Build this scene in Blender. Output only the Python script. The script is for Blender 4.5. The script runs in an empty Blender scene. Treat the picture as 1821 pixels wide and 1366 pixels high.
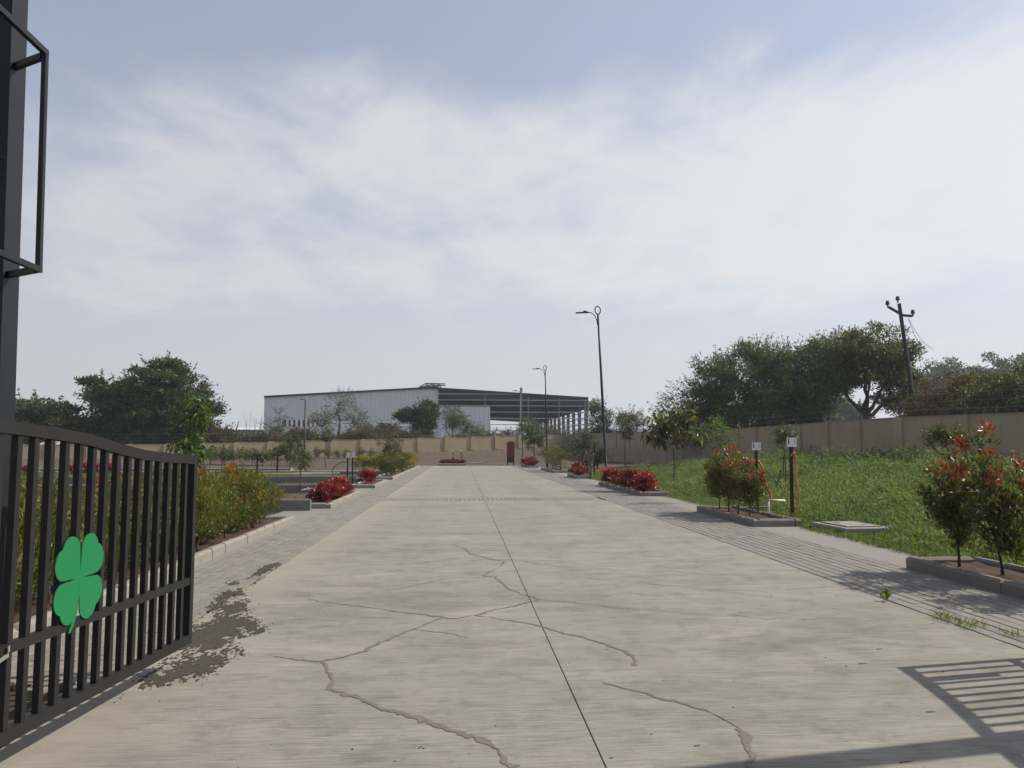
import bpy, math, random
import numpy as np
from mathutils import Vector

# tuned values for sky, sun and exposure
CLOUD_BIG = 0.55; CLOUD_OFF = (0.4, 1.9, 0.0); CLOUD_LO, CLOUD_HI, CLOUD_MAX = 0.40, 0.66, 0.92
CLOUD_COL = (5.1, 5.12, 5.3, 1); HAZE_COL = (4.35, 4.42, 4.68, 1); HAZE_TOP = 0.95; HAZE_MIN = 0.40; HAZE_DENSITY = 0.00042
SKY_STRENGTH = 0.14; SUN_ENERGY = 5.0; EXPOSURE = 0.06

# ------------------------------------------------------------------ camera, sky, sun, exposure
S = bpy.context.scene
rad = math.radians
F = 1368.0 / 1821.0
cam_d = bpy.data.cameras.new('camera'); cam = bpy.data.objects.new('camera', cam_d)
S.collection.objects.link(cam); S.camera = cam
cam_d.sensor_width = 36.0; cam_d.lens = 36.0 * F; cam_d.clip_start = 0.05; cam_d.clip_end = 6000
cam.location = (0, 0, 1.6)
cam.rotation_euler = (rad(90 + 4.7636), 0, rad(-3.7718))

SUN_AZ = rad(80.5)          # clockwise from +Y (the road runs along +Y)
SUN_EL = rad(43.5)
sun_h = np.array([math.sin(SUN_AZ), math.cos(SUN_AZ)])
sun_dir = Vector((sun_h[0] * math.cos(SUN_EL), sun_h[1] * math.cos(SUN_EL), math.sin(SUN_EL)))

W = bpy.data.worlds.new('World'); S.world = W; W.use_nodes = True
nt = W.node_tree; N = nt.nodes; LK = nt.links; N.clear()
def wn(t, **k):
    n = N.new(t)
    for a, b in k.items(): setattr(n, a, b)
    return n
def wmath(op, a, b=None, c=None):
    n = wn('ShaderNodeMath', operation=op)
    for i, v in enumerate((a, b, c)):
        if v is None: continue
        if isinstance(v, (int, float)): n.inputs[i].default_value = v
        else: LK.new(v, n.inputs[i])
    return n.outputs[0]
sky = wn('ShaderNodeTexSky', sky_type='NISHITA', sun_disc=False)
sky.sun_elevation = SUN_EL; sky.sun_rotation = SUN_AZ
sky.altitude = 600; sky.air_density = 1.0; sky.dust_density = 2.2; sky.ozone_density = 1.0
tc = wn('ShaderNodeTexCoord')
nrm = wn('ShaderNodeVectorMath', operation='NORMALIZE'); LK.new(tc.outputs['Generated'], nrm.inputs[0])
sx = wn('ShaderNodeSeparateXYZ'); LK.new(nrm.outputs[0], sx.inputs[0])
zc = wmath('MAXIMUM', sx.outputs[2], 0.0)
den = wmath('ADD', zc, 0.12)
cx = wmath('DIVIDE', sx.outputs[0], den); cy = wmath('DIVIDE', sx.outputs[1], den)
cv = wn('ShaderNodeCombineXYZ'); LK.new(cx, cv.inputs[0]); LK.new(cy, cv.inputs[1])
def cloud_noise(scale, off, detail, rough, dist, stretch=(1, 1, 1), rot=0.0):
    m = wn('ShaderNodeMapping'); m.inputs['Location'].default_value = off; m.inputs['Scale'].default_value = stretch
    m.inputs['Rotation'].default_value = (0, 0, rot)
    LK.new(cv.outputs[0], m.inputs['Vector'])
    n = wn('ShaderNodeTexNoise'); n.inputs['Scale'].default_value = scale; n.inputs['Detail'].default_value = detail
    n.inputs['Roughness'].default_value = rough; n.inputs['Distortion'].default_value = dist
    LK.new(m.outputs[0], n.inputs['Vector']); return n.outputs['Fac']
big = cloud_noise(CLOUD_BIG, CLOUD_OFF, 3, 0.5, 0.2, (1, 1, 1), 0.35)
fine = cloud_noise(2.4, (3.1, 7.7, 2.0), 12, 0.60, 0.25, (1.0, 0.8, 1), 0.9)
fb = wmath('ADD', wmath('MULTIPLY', big, 0.48), wmath('MULTIPLY', fine, 0.52))
# the bank of cloud lies between about 12 and 27 degrees up and thickens towards the sun
def wramp(v, a, b, c, d):
    n = wn('ShaderNodeMapRange', interpolation_type='SMOOTHSTEP'); LK.new(v, n.inputs[0])
    for i, q in enumerate((a, b, c, d)): n.inputs[i + 1].default_value = q
    return n.outputs[0]
tilt = wmath('SUBTRACT', zc, wmath('MULTIPLY', sx.outputs[0], 0.02))
bias = wmath('ADD', wramp(tilt, 0.10, 0.26, -0.16, 0.10), wramp(tilt, 0.34, 0.50, 0.0, -0.24))
bias = wmath('ADD', bias, wmath('MULTIPLY', sx.outputs[0], 0.12))
mix = wmath('ADD', fb, bias)
glow = wmath('ADD', 1.0, wmath('MULTIPLY', sx.outputs[0], 0.20))
mr = wn('ShaderNodeMapRange', interpolation_type='SMOOTHSTEP'); LK.new(mix, mr.inputs[0])
mr.inputs[1].default_value = CLOUD_LO; mr.inputs[2].default_value = CLOUD_HI
# thin veil everywhere plus the denser banks; distance haze takes over towards the horizon
cloud = wmath('MULTIPLY', mr.outputs[0], CLOUD_MAX)
hz = wn('ShaderNodeMapRange', interpolation_type='SMOOTHSTEP'); LK.new(zc, hz.inputs[0])
hz.inputs[1].default_value = 0.0; hz.inputs[2].default_value = 0.46; hz.inputs[3].default_value = HAZE_TOP; hz.inputs[4].default_value = HAZE_MIN
def lit(col):
    n = wn('ShaderNodeVectorMath', operation='SCALE'); n.inputs[0].default_value = col[:3]; LK.new(glow, n.inputs['Scale']); return n.outputs[0]
m1 = wn('ShaderNodeMix', data_type='RGBA'); LK.new(hz.outputs[0], m1.inputs[0]); LK.new(sky.outputs[0], m1.inputs[6]); LK.new(lit(HAZE_COL), m1.inputs[7])
m2 = wn('ShaderNodeMix', data_type='RGBA'); LK.new(cloud, m2.inputs[0]); LK.new(m1.outputs[2], m2.inputs[6]); LK.new(lit(CLOUD_COL), m2.inputs[7])
bg = wn('ShaderNodeBackground'); LK.new(m2.outputs[2], bg.inputs[0]); bg.inputs[1].default_value = SKY_STRENGTH
wo = wn('ShaderNodeOutputWorld'); LK.new(bg.outputs[0], wo.inputs[0])

sl = bpy.data.lights.new('sun', 'SUN'); sl.energy = SUN_ENERGY; sl.angle = rad(0.6); sl.color = (1.0, 0.93, 0.82)
so = bpy.data.objects.new('sun', sl); S.collection.objects.link(so)
so.rotation_euler = sun_dir.to_track_quat('Z', 'Y').to_euler()
so.location = (20, 5, 30)

S.view_settings.view_transform = 'Standard'; S.view_settings.look = 'None'
S.view_settings.gamma = 1.0; S.view_settings.use_curve_mapping = False
S.view_settings.exposure = EXPOSURE
S.cycles.max_bounces = 6; S.cycles.diffuse_bounces = 3; S.cycles.glossy_bounces = 2
S.cycles.transmission_bounces = 4; S.cycles.volume_bounces = 0; S.cycles.transparent_max_bounces = 4
S.cycles.use_denoising = True
S.cycles.use_adaptive_sampling = True; S.cycles.adaptive_threshold = 0.015

# ------------------------------------------------------------------ helpers
rng = np.random.default_rng(7)
random.seed(7)
COL = S.collection
ORD = ['first', 'second', 'third', 'fourth', 'fifth', 'sixth', 'seventh', 'eighth', 'ninth', 'tenth', 'eleventh',
       'twelfth', 'thirteenth', 'fourteenth', 'fifteenth', 'sixteenth', 'seventeenth', 'eighteenth']

def sstep(t):
    t = np.clip(t, 0, 1); return t * t * (3 - 2 * t)
def wall_far_y(x): return 92.8 + 0.4 * x
def gz(x, y):
    """height of the natural ground: flat plots, banked up against the boundary wall"""
    x = np.asarray(x, float); y = np.asarray(y, float)
    a = sstep((x - 9.0) / 11.0) * 0.30
    b = sstep((y - wall_far_y(np.clip(x, -60, 14)) + 20.0) / 19.0) * 0.6
    return np.maximum(a, b) - 0.03

# ---- materials
MATS = {}
class NT:
    def __init__(s, name):
        s.m = bpy.data.materials.new(name); s.m.use_nodes = True
        s.t = s.m.node_tree; s.t.nodes.clear()
        s.out = s.t.nodes.new('ShaderNodeOutputMaterial')
        s.p = s.t.nodes.new('ShaderNodeBsdfPrincipled'); s.t.links.new(s.p.outputs[0], s.out.inputs[0])
        MATS[name] = s.m
    def node(s, ty, **k):
        n = s.t.nodes.new(ty)
        for a, b in k.items(): setattr(n, a, b)
        return n
    def link(s, a, b): s.t.links.new(a, b)
    def setp(s, name, v):
        if isinstance(v, (int, float, tuple)): s.p.inputs[name].default_value = v
        else: s.link(v, s.p.inputs[name])
    def coord(s, scale=(1, 1, 1), kind='Object', rot=(0, 0, 0), loc=(0, 0, 0)):
        if kind == 'World':
            g = s.node('ShaderNodeNewGeometry'); o = g.outputs['Position']
        else:
            o = s.node('ShaderNodeTexCoord').outputs[kind]
        m = s.node('ShaderNodeMapping'); m.inputs['Scale'].default_value = scale
        m.inputs['Rotation'].default_value = rot; m.inputs['Location'].default_value = loc
        s.link(o, m.inputs['Vector']); return m.outputs[0]
    def noise(s, vec, scale, detail=4, rough=0.55, dist=0.0):
        n = s.node('ShaderNodeTexNoise'); n.inputs['Scale'].default_value = scale; n.inputs['Detail'].default_value = detail
        n.inputs['Roughness'].default_value = rough; n.inputs['Distortion'].default_value = dist
        s.link(vec, n.inputs['Vector']); return n.outputs['Fac']
    def rng(s, v, a, b, c=0.0, d=1.0, smooth=False):
        n = s.node('ShaderNodeMapRange')
        if smooth: n.interpolation_type = 'SMOOTHSTEP'
        s.link(v, n.inputs[0])
        for i, q in enumerate((a, b, c, d)): n.inputs[i + 1].default_value = q
        return n.outputs[0]
    def math(s, op, a, b):
        n = s.node('ShaderNodeMath', operation=op)
        for i, v in enumerate((a, b)):
            if isinstance(v, (int, float)): n.inputs[i].default_value = v
            else: s.link(v, n.inputs[i])
        return n.outputs[0]
    def mix(s, f, a, b, mode='MIX'):
        n = s.node('ShaderNodeMix', data_type='RGBA', blend_type=mode)
        for i, v in ((0, f), (6, a), (7, b)):
            if isinstance(v, (int, float)): n.inputs[i].default_value = v
            elif isinstance(v, tuple): n.inputs[i].default_value = (*v, 1) if len(v) == 3 else v
            else: s.link(v, n.inputs[i])
        return n.outputs[2]
    def ramp(s, f, stops, interp='LINEAR'):
        n = s.node('ShaderNodeValToRGB'); n.color_ramp.interpolation = interp
        e = n.color_ramp.elements
        while len(e) < len(stops): e.new(0.5)
        for el, (p, c) in zip(e, stops): el.position = p; el.color = (*c, 1)
        s.link(f, n.inputs[0]); return n.outputs[0]
    def bump(s, h, strength, dist=0.01, prev=None):
        n = s.node('ShaderNodeBump'); n.inputs['Strength'].default_value = strength; n.inputs['Distance'].default_value = dist
        s.link(h, n.inputs['Height'])
        if prev is not None: s.link(prev, n.inputs['Normal'])
        return n.outputs[0]

def simple(name, col, rough=0.6, var=0.12, scale=6.0, metal=0.0, bump=0.0, spec=0.4, kind='Object'):
    s = NT(name); v = s.noise(s.coord(kind=kind), scale, 5, 0.6)
    dark = tuple(c * (1 - var) for c in col); lite = tuple(min(1, c * (1 + var)) for c in col)
    s.setp('Base Color', s.mix(v, dark, lite)); s.setp('Roughness', rough); s.setp('Metallic', metal)
    s.setp('Specular IOR Level', spec)
    if bump: s.setp('Normal', s.bump(v, bump))
    return s.m

def mat_concrete():
    s = NT('road_concrete')
    big = s.noise(s.coord((0.10, 0.42, 1)), 1.6, 5, 0.6, 0.4)
    mid = s.noise(s.coord((0.6, 1.3, 1)), 1.6, 8, 0.68, 0.3)
    fineb = s.noise(s.coord((3.0, 80, 1)), 1.0, 5, 0.7)       # broomed texture across the lane
    fine2 = s.noise(s.coord((0.8, 7, 1), loc=(4, 2, 0)), 1.0, 8, 0.72)
    speck = s.noise(s.coord(), 75, 4, 0.7)
    spots = s.noise(s.coord((0.5, 1.0, 1), loc=(9, 3, 0)), 1.1, 4, 0.6)
    c = s.mix(s.rng(big, 0.3, 0.7), (0.185, 0.171, 0.145), (0.275, 0.257, 0.219))
    c = s.mix(s.rng(mid, 0.35, 0.7), c, (0.305, 0.285, 0.243))
    mott = s.noise(s.coord(loc=(5, 8, 0)), 3.2, 9, 0.72); c = s.mix(s.rng(mott, 0.5, 0.7, 0, 0.6), c, (0.125, 0.111, 0.092))
    tyre = s.noise(s.coord((1.6, 0.05, 1), loc=(1, 4, 0)), 1.0, 4, 0.6); c = s.mix(s.rng(tyre, 0.5, 0.72, 0, 0.35), c, (0.18, 0.165, 0.143))
    c = s.mix(s.math('MULTIPLY', s.rng(fineb, 0.46, 0.60), s.rng(spots, 0.36, 0.62, 0.2, 0.7)), c, (0.088, 0.079, 0.067))
    c = s.mix(s.math('MULTIPLY', s.rng(fine2, 0.52, 0.74), 0.45), c, (0.11, 0.098, 0.082))
    c = s.mix(s.rng(speck, 0.56, 0.72, 0, 0.5), c, (0.12, 0.105, 0.088))
    pale = s.noise(s.coord((0.25, 0.9, 1), rot=(0, 0, 0.35), loc=(2, 11, 0)), 1.3, 5, 0.65, 1.2)
    c = s.mix(s.rng(pale, 0.60, 0.74, 0, 0.65), c, (0.345, 0.318, 0.275))
    # pale dust along the left margin
    sep = s.node('ShaderNodeSeparateXYZ'); s.link(s.coord(), sep.inputs[0])
    edge = s.math('ADD', s.rng(sep.outputs[0], -2.45, -1.3, 1.0, 0.0, True), s.rng(mid, 0.3, 0.7, -0.35, 0.1))
    c = s.mix(s.rng(edge, 0.1, 0.8, 0, 0.6), c, (0.285, 0.255, 0.21))
    s.setp('Base Color', c); s.setp('Roughness', 0.85); s.setp('Specular IOR Level', 0.25)
    n = s.bump(fineb, 0.6, 0.006); n = s.bump(speck, 0.25, 0.002, n)
    s.setp('Normal', n); return s.m

def mat_paver(name, base, var=0.13):
    s = NT(name)
    oi = s.node('ShaderNodeObjectInfo')
    a = s.node('ShaderNodeAttribute', attribute_name='tint')
    r = s.math('FRACT', s.math('ADD', oi.outputs['Random'], a.outputs['Fac']), 0.0)
    n1 = s.noise(s.coord(kind='World'), 1.2, 5, 0.6); n2 = s.noise(s.coord(kind='World'), 60, 3, 0.6)
    c = s.mix(r, tuple(x * (1 - var) for x in base), tuple(x * (1 + var) for x in base))
    c = s.mix(s.rng(n1, 0.4, 0.7, 0, 0.5), c, (base[0] * 1.15, base[1] * 1.08, base[2] * 0.98))
    c = s.mix(s.rng(n2, 0.55, 0.75, 0, 0.5), c, tuple(x * 0.55 for x in base))
    s.setp('Base Color', c); s.setp('Roughness', 0.88); s.setp('Specular IOR Level', 0.25); s.setp('Normal', s.bump(n2, 0.3, 0.003))
    return s.m

def mat_wall():
    s = NT('wall_paint')
    st = s.noise(s.coord((3.0, 3.0, 0.25), 'World'), 1.5, 5, 0.65)
    bl = s.noise(s.coord(kind='World'), 0.7, 4, 0.6)
    c = s.mix(s.rng(bl, 0.3, 0.7), (0.30, 0.245, 0.17), (0.365, 0.30, 0.212))
    c = s.mix(s.rng(st, 0.55, 0.8, 0, 0.4), c, (0.19, 0.152, 0.11))
    s.setp('Base Color', c); s.setp('Roughness', 0.9); s.setp('Specular IOR Level', 0.2); return s.m

def mat_plinth():
    s = NT('plinth_plaster')
    st = s.noise(s.coord((2.5, 2.5, 0.3), 'World'), 2.0, 5, 0.7)
    s.setp('Base Color', s.ramp(st, [(0.3, (0.32, 0.265, 0.2)), (0.55, (0.25, 0.205, 0.155)), (0.75, (0.13, 0.108, 0.085))]))
    s.setp('Roughness', 0.95); return s.m

def mat_ground():
    s = NT('earth')
    g = s.coord(kind='World')
    a = s.noise(g, 0.35, 6, 0.65); b = s.noise(g, 3.5, 6, 0.7); f = s.noise(g, 26, 4, 0.7)
    soil = s.ramp(a, [(0.3, (0.072, 0.058, 0.044)), (0.6, (0.102, 0.084, 0.065)), (0.8, (0.135, 0.114, 0.09))])
    soil = s.mix(s.rng(b, 0.5, 0.75, 0, 0.7), soil, (0.058, 0.044, 0.032))
    soil = s.mix(s.rng(f, 0.6, 0.75, 0, 0.7), soil, (0.22, 0.19, 0.15))
    grass = s.ramp(b, [(0.3, (0.05, 0.07, 0.022)), (0.6, (0.085, 0.105, 0.035)), (0.8, (0.12, 0.11, 0.05))])
    sep = s.node('ShaderNodeSeparateXYZ'); s.link(g, sep.inputs[0])
    w = s.math('MULTIPLY', s.rng(sep.outputs[0], 6.3, 7.2), s.rng(sep.outputs[1], 62, 52))
    w = s.math('MULTIPLY', w, s.rng(a, 0.3, 0.42))
    s.setp('Base Color', s.mix(w, soil, grass)); s.setp('Roughness', 0.95); s.setp('Specular IOR Level', 0.15)
    n = s.bump(f, 0.8, 0.03); n = s.bump(b, 0.6, 0.08, n); s.setp('Normal', n); return s.m

def mat_leaf(name, stops, trans=0.32, rough=0.5, spec=0.3):
    s = NT(name)
    a = s.node('ShaderNodeAttribute', attribute_name='tint')
    c = s.ramp(a.outputs['Fac'], stops)
    s.setp('Base Color', c); s.setp('Roughness', rough); s.setp('Specular IOR Level', spec)
    t = s.node('ShaderNodeBsdfTranslucent')
    bright = s.mix(0.55, c, (1.0, 0.95, 0.35), 'MULTIPLY')
    gain = s.mix(1.0, bright, (1.9, 1.9, 1.9), 'MULTIPLY')
    s.link(gain, t.inputs[0])
    mx = s.node('ShaderNodeMixShader'); mx.inputs[0].default_value = trans
    s.link(s.p.outputs[0], mx.inputs[1]); s.link(t.outputs[0], mx.inputs[2]); s.link(mx.outputs[0], s.out.inputs[0])
    return s.m

def mat_bark(name, col, scale=14):
    s = NT(name)
    n = s.noise(s.coord((1, 1, 0.25)), scale, 5, 0.65)
    s.setp('Base Color', s.ramp(n, [(0.3, tuple(c * 0.55 for c in col)), (0.7, tuple(c * 1.3 for c in col))]))
    s.setp('Roughness', 0.9); s.setp('Normal', s.bump(n, 0.5, 0.02)); return s.m

M_CONC = mat_concrete()
M_PAVER = mat_paver('paver_concrete', (0.195, 0.185, 0.168))
M_BAND = mat_paver('band_concrete', (0.205, 0.195, 0.177), 0.08)
M_JOINT = simple('joint_dirt', (0.045, 0.036, 0.028), 0.95, 0.4, 20)
M_KERB = simple('kerb_concrete', (0.225, 0.21, 0.185), 0.9, 0.3, 5, bump=0.3)
M_KERBD = simple('kerb_weathered', (0.17, 0.155, 0.135), 0.9, 0.35, 5, bump=0.3)
M_CRACK = simple('crack_grout', (0.142, 0.126, 0.105), 0.9, 0.3, 14, bump=0.2)
M_SOIL = simple('planter_soil', (0.055, 0.027, 0.017), 0.95, 0.5, 25, bump=0.8)
M_DIRT = simple('loose_dirt', (0.05, 0.041, 0.031), 0.95, 0.55, 40, bump=0.8)
M_WALL = mat_wall(); M_PLINTH = mat_plinth(); M_EARTH = mat_ground()
M_GATE = simple('gate_paint', (0.019, 0.019, 0.0195), 0.5, 0.3, 9, spec=0.22)
M_POST = simple('post_paint', (0.014, 0.016, 0.02), 0.5, 0.25, 4, spec=0.25)
M_BLACK = simple('black_paint', (0.006, 0.006, 0.008), 0.45, 0.2, 8)
M_GREEN = simple('clover_green', (0.006, 0.165, 0.052), 0.5, 0.05, 5)
M_WHITE = simple('white_board', (0.72, 0.72, 0.70), 0.55, 0.06, 8)
M_INK = simple('board_ink', (0.09, 0.09, 0.10), 0.7, 0.1)
M_PVC = simple('white_pvc', (0.70, 0.69, 0.65), 0.4, 0.08, 12)
M_HOSE = simple('orange_hose', (0.45, 0.19, 0.055), 0.5, 0.2, 20)
M_HOSEP = simple('pale_hose', (0.26, 0.19, 0.12), 0.6, 0.2, 20)
M_HOSEB = simple('black_hose', (0.02, 0.02, 0.02), 0.5, 0.2, 20)
M_BIN = simple('dark_red_paint', (0.15, 0.022, 0.016), 0.5, 0.2, 6)
M_DIVIDE = simple('divider_plaster', (0.15, 0.145, 0.14), 0.9, 0.25, 4, bump=0.2)
M_SHEET = simple('cladding_sheet', (0.58, 0.605, 0.65), 0.45, 0.05, 0.3, metal=0.0)
M_STEEL = simple('grey_steel', (0.13, 0.138, 0.155), 0.5, 0.15, 2)
M_STEELD = simple('dark_steel', (0.03, 0.03, 0.042), 0.6, 0.15, 2)
M_GIRT = simple('galvanised_girt', (0.36, 0.38, 0.42), 0.4, 0.1, 3)
M_GLASSW = simple('translucent_panel', (0.78, 0.80, 0.80), 0.3, 0.05, 3)
M_CREAM = simple('cream_plaster', (0.50, 0.42, 0.33), 0.9, 0.1, 1)
M_BARK = mat_bark('bark_brown', (0.085, 0.062, 0.046)); M_BARKD = mat_bark('bark_dark', (0.04, 0.031, 0.026))
M_BARKP = mat_bark('bark_pale', (0.16, 0.12, 0.09))
G1 = [(0.0, (0.016, 0.03, 0.010)), (0.5, (0.040, 0.066, 0.019)), (1.0, (0.085, 0.11, 0.03))]
M_TREE = mat_leaf('leaf_dark_tree', G1, 0.25)
M_ACACIA = mat_leaf('leaf_acacia', [(0, (0.022, 0.036, 0.013)), (0.5, (0.054, 0.076, 0.023)), (1, (0.12, 0.14, 0.04))], 0.34)
M_MIDT = mat_leaf('leaf_olive_tree', [(0, (0.028, 0.04, 0.014)), (0.5, (0.07, 0.085, 0.028)), (1, (0.135, 0.14, 0.05))], 0.32)
M_BRIGHT = mat_leaf('leaf_bright_sapling', [(0, (0.022, 0.05, 0.014)), (0.5, (0.055, 0.10, 0.026)), (1, (0.12, 0.17, 0.045))], 0.35)
M_HEDGE = mat_leaf('leaf_hedge', [(0, (0.022, 0.035, 0.010)), (0.35, (0.065, 0.085, 0.016)), (0.7, (0.14, 0.14, 0.022)), (0.9, (0.20, 0.15, 0.026)), (1, (0.25, 0.07, 0.025))], 0.32)
M_ORANGE = mat_leaf('leaf_orange_tip', [(0, (0.022, 0.034, 0.010)), (0.35, (0.062, 0.078, 0.018)), (0.66, (0.125, 0.125, 0.028)), (0.82, (0.19, 0.065, 0.020)), (1, (0.26, 0.032, 0.022))], 0.28, 0.40, 0.45)
M_REDL = mat_leaf('leaf_red', [(0, (0.03, 0.006, 0.007)), (0.45, (0.165, 0.014, 0.015)), (0.8, (0.34, 0.045, 0.035)), (1, (0.45, 0.16, 0.08))], 0.18, 0.35, 0.5)
M_YELLOW = mat_leaf('leaf_yellow', [(0, (0.05, 0.06, 0.012)), (0.5, (0.17, 0.15, 0.02)), (1, (0.30, 0.25, 0.035))], 0.35)
M_DRY = mat_leaf('leaf_dry', [(0, (0.035, 0.024, 0.015)), (0.45, (0.078, 0.053, 0.03)), (0.75, (0.085, 0.072, 0.026)), (1, (0.15, 0.115, 0.042))], 0.25, 0.7, 0.2)
M_WEED = mat_leaf('leaf_weed', [(0, (0.024, 0.042, 0.012)), (0.4, (0.08, 0.122, 0.032)), (0.8, (0.145, 0.178, 0.054)), (1, (0.19, 0.19, 0.075))], 0.36, 0.55, 0.3)
M_ALMOND = mat_leaf('leaf_almond', [(0, (0.022, 0.026, 0.014)), (0.4, (0.06, 0.055, 0.028)), (0.7, (0.085, 0.12, 0.028)), (0.9, (0.14, 0.2, 0.045)), (1, (0.36, 0.09, 0.03))], 0.4, 0.3, 0.6)

# ---- mesh building
class MB:
    def __init__(s): s.v = []; s.f = []
    def add(s, vs, fs):
        b = len(s.v); s.v += [tuple(map(float, q)) for q in vs]; s.f += [tuple(b + i for i in q) for q in fs]; return s
    def box(s, x0, x1, y0, y1, z0, z1):
        return s.add([(x0, y0, z0), (x1, y0, z0), (x1, y1, z0), (x0, y1, z0), (x0, y0, z1), (x1, y0, z1), (x1, y1, z1), (x0, y1, z1)],
                     [(0, 3, 2, 1), (4, 5, 6, 7), (0, 1, 5, 4), (1, 2, 6, 5), (2, 3, 7, 6), (3, 0, 4, 7)])
    def bevbox(s, x0, x1, y0, y1, z0, z1, c):
        """box with its four top edges chamfered"""
        v = [(x0, y0, z0), (x1, y0, z0), (x1, y1, z0), (x0, y1, z0), (x0, y0, z1 - c), (x1, y0, z1 - c), (x1, y1, z1 - c), (x0, y1, z1 - c),
             (x0 + c, y0 + c, z1), (x1 - c, y0 + c, z1), (x1 - c, y1 - c, z1), (x0 + c, y1 - c, z1)]
        f = [(0, 3, 2, 1)] + [(i, (i + 1) % 4, 4 + (i + 1) % 4, 4 + i) for i in range(4)] + \
            [(4 + i, 4 + (i + 1) % 4, 8 + (i + 1) % 4, 8 + i) for i in range(4)] + [(8, 9, 10, 11)]
        return s.add(v, f)
    def obox(s, p, q, w, h, up=(0, 0, 1)):
        """bar from p to q, width w (sideways) and height h (along up)"""
        p = Vector(p); q = Vector(q); d = (q - p).normalized(); up = Vector(up)
        sd = d.cross(up).normalized(); u = sd.cross(d).normalized(); sd = sd * w / 2; u = u * h / 2
        vs = [e + a * sd + b * u for e in (p, q) for a, b in ((-1, -1), (1, -1), (1, 1), (-1, 1))]
        return s.add(vs, [(0, 1, 2, 3), (7, 6, 5, 4), (0, 4, 5, 1), (1, 5, 6, 2), (2, 6, 7, 3), (3, 7, 4, 0)])
    def tube(s, pts, r, k=8, cap=True):
        pts = [Vector(p) for p in pts]; n = len(pts)
        rs = [float(r)] * n if isinstance(r, (int, float)) else [float(q) for q in r]
        rings = []; ref = Vector((0.31, 0.17, 0.93))
        for i in range(n):
            d = (pts[min(i + 1, n - 1)] - pts[max(i - 1, 0)])
            d = d.normalized() if d.length > 1e-9 else Vector((0, 0, 1))
            if abs(d.dot(ref)) > 0.97: ref = Vector((0.93, 0.1, 0.2))
            a = d.cross(ref).normalized(); b = d.cross(a)
            rings.append([pts[i] + rs[i] * (math.cos(2 * math.pi * j / k) * a + math.sin(2 * math.pi * j / k) * b) for j in range(k)])
        vs = [p for rg in rings for p in rg]
        fs = [(i * k + j, i * k + (j + 1) % k, (i + 1) * k + (j + 1) % k, (i + 1) * k + j) for i in range(n - 1) for j in range(k)]
        if cap: fs += [tuple(range(k - 1, -1, -1)), tuple((n - 1) * k + j for j in range(k))]
        return s.add(vs, fs)
    def lathe(s, prof, k=12, c=(0, 0, 0)):
        n = len(prof)
        vs = [(c[0] + r * math.cos(2 * math.pi * j / k), c[1] + r * math.sin(2 * math.pi * j / k), c[2] + z) for r, z in prof for j in range(k)]
        fs = [(i * k + j, i * k + (j + 1) % k, (i + 1) * k + (j + 1) % k, (i + 1) * k + j) for i in range(n - 1) for j in range(k)]
        fs += [tuple(range(k - 1, -1, -1)), tuple((n - 1) * k + j for j in range(k))]
        return s.add(vs, fs)
    def mesh(s, name, mat, smooth=False):
        me = bpy.data.meshes.new(name); me.from_pydata(s.v, [], s.f); me.materials.append(mat)
        if smooth: me.polygons.foreach_set('use_smooth', [True] * len(me.polygons))
        me.update(); return me
    def build(s, name, mat, parent=None, smooth=False):
        return link(name, s.mesh(name, mat, smooth), parent)

def link(name, data, parent=None, loc=None, rot=None):
    o = bpy.data.objects.new(name, data); COL.objects.link(o)
    if parent is not None: o.parent = parent
    if loc is not None: o.location = loc
    if rot is not None: o.rotation_euler = rot
    return o
def tag(o, label=None, cat=None, group=None, kind=None):
    if label: o['label'] = label
    if cat: o['category'] = cat
    if group: o['group'] = group
    if kind: o['kind'] = kind
    return o
def thing(name, loc, label, cat, group=None, rot=(0, 0, 0)):
    o = link(name, None, None, loc, rot); o.empty_display_size = 0.2
    return tag(o, label, cat, group)
def copy_tree(o, parent=None):
    c = o.copy(); COL.objects.link(c)
    if parent is not None: c.parent = parent
    for ch in list(o.children): copy_tree(ch, c)
    return c
def put(proto, used, loc, rotz, scale, label, group):
    """first use places the prototype itself, later uses a copy with its parts"""
    o = copy_tree(proto) if used else proto
    o.location = loc; o.rotation_euler = (0, 0, rotz); o.scale = scale if isinstance(scale, tuple) else (scale,) * 3
    o['label'] = label; o['group'] = group
    return o

def np_mesh(name, verts, faces, mat, tint=None):
    """triangles or quads from numpy arrays, with a per-vertex tint"""
    me = bpy.data.meshes.new(name); nv, (nf, k) = len(verts), faces.shape
    me.vertices.add(nv); me.vertices.foreach_set('co', np.asarray(verts, np.float32).ravel())
    me.loops.add(nf * k); me.polygons.add(nf)
    me.polygons.foreach_set('loop_start', np.arange(0, nf * k, k, dtype=np.int32))
    me.polygons.foreach_set('loop_total', np.full(nf, k, np.int32))
    me.loops.foreach_set('vertex_index', faces.astype(np.int32).ravel())
    if tint is not None:
        at = me.attributes.new('tint', 'FLOAT', 'POINT'); at.data.foreach_set('value', np.asarray(tint, np.float32))
    me.materials.append(mat); me.update(calc_edges=True); me.validate(); return me

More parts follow.
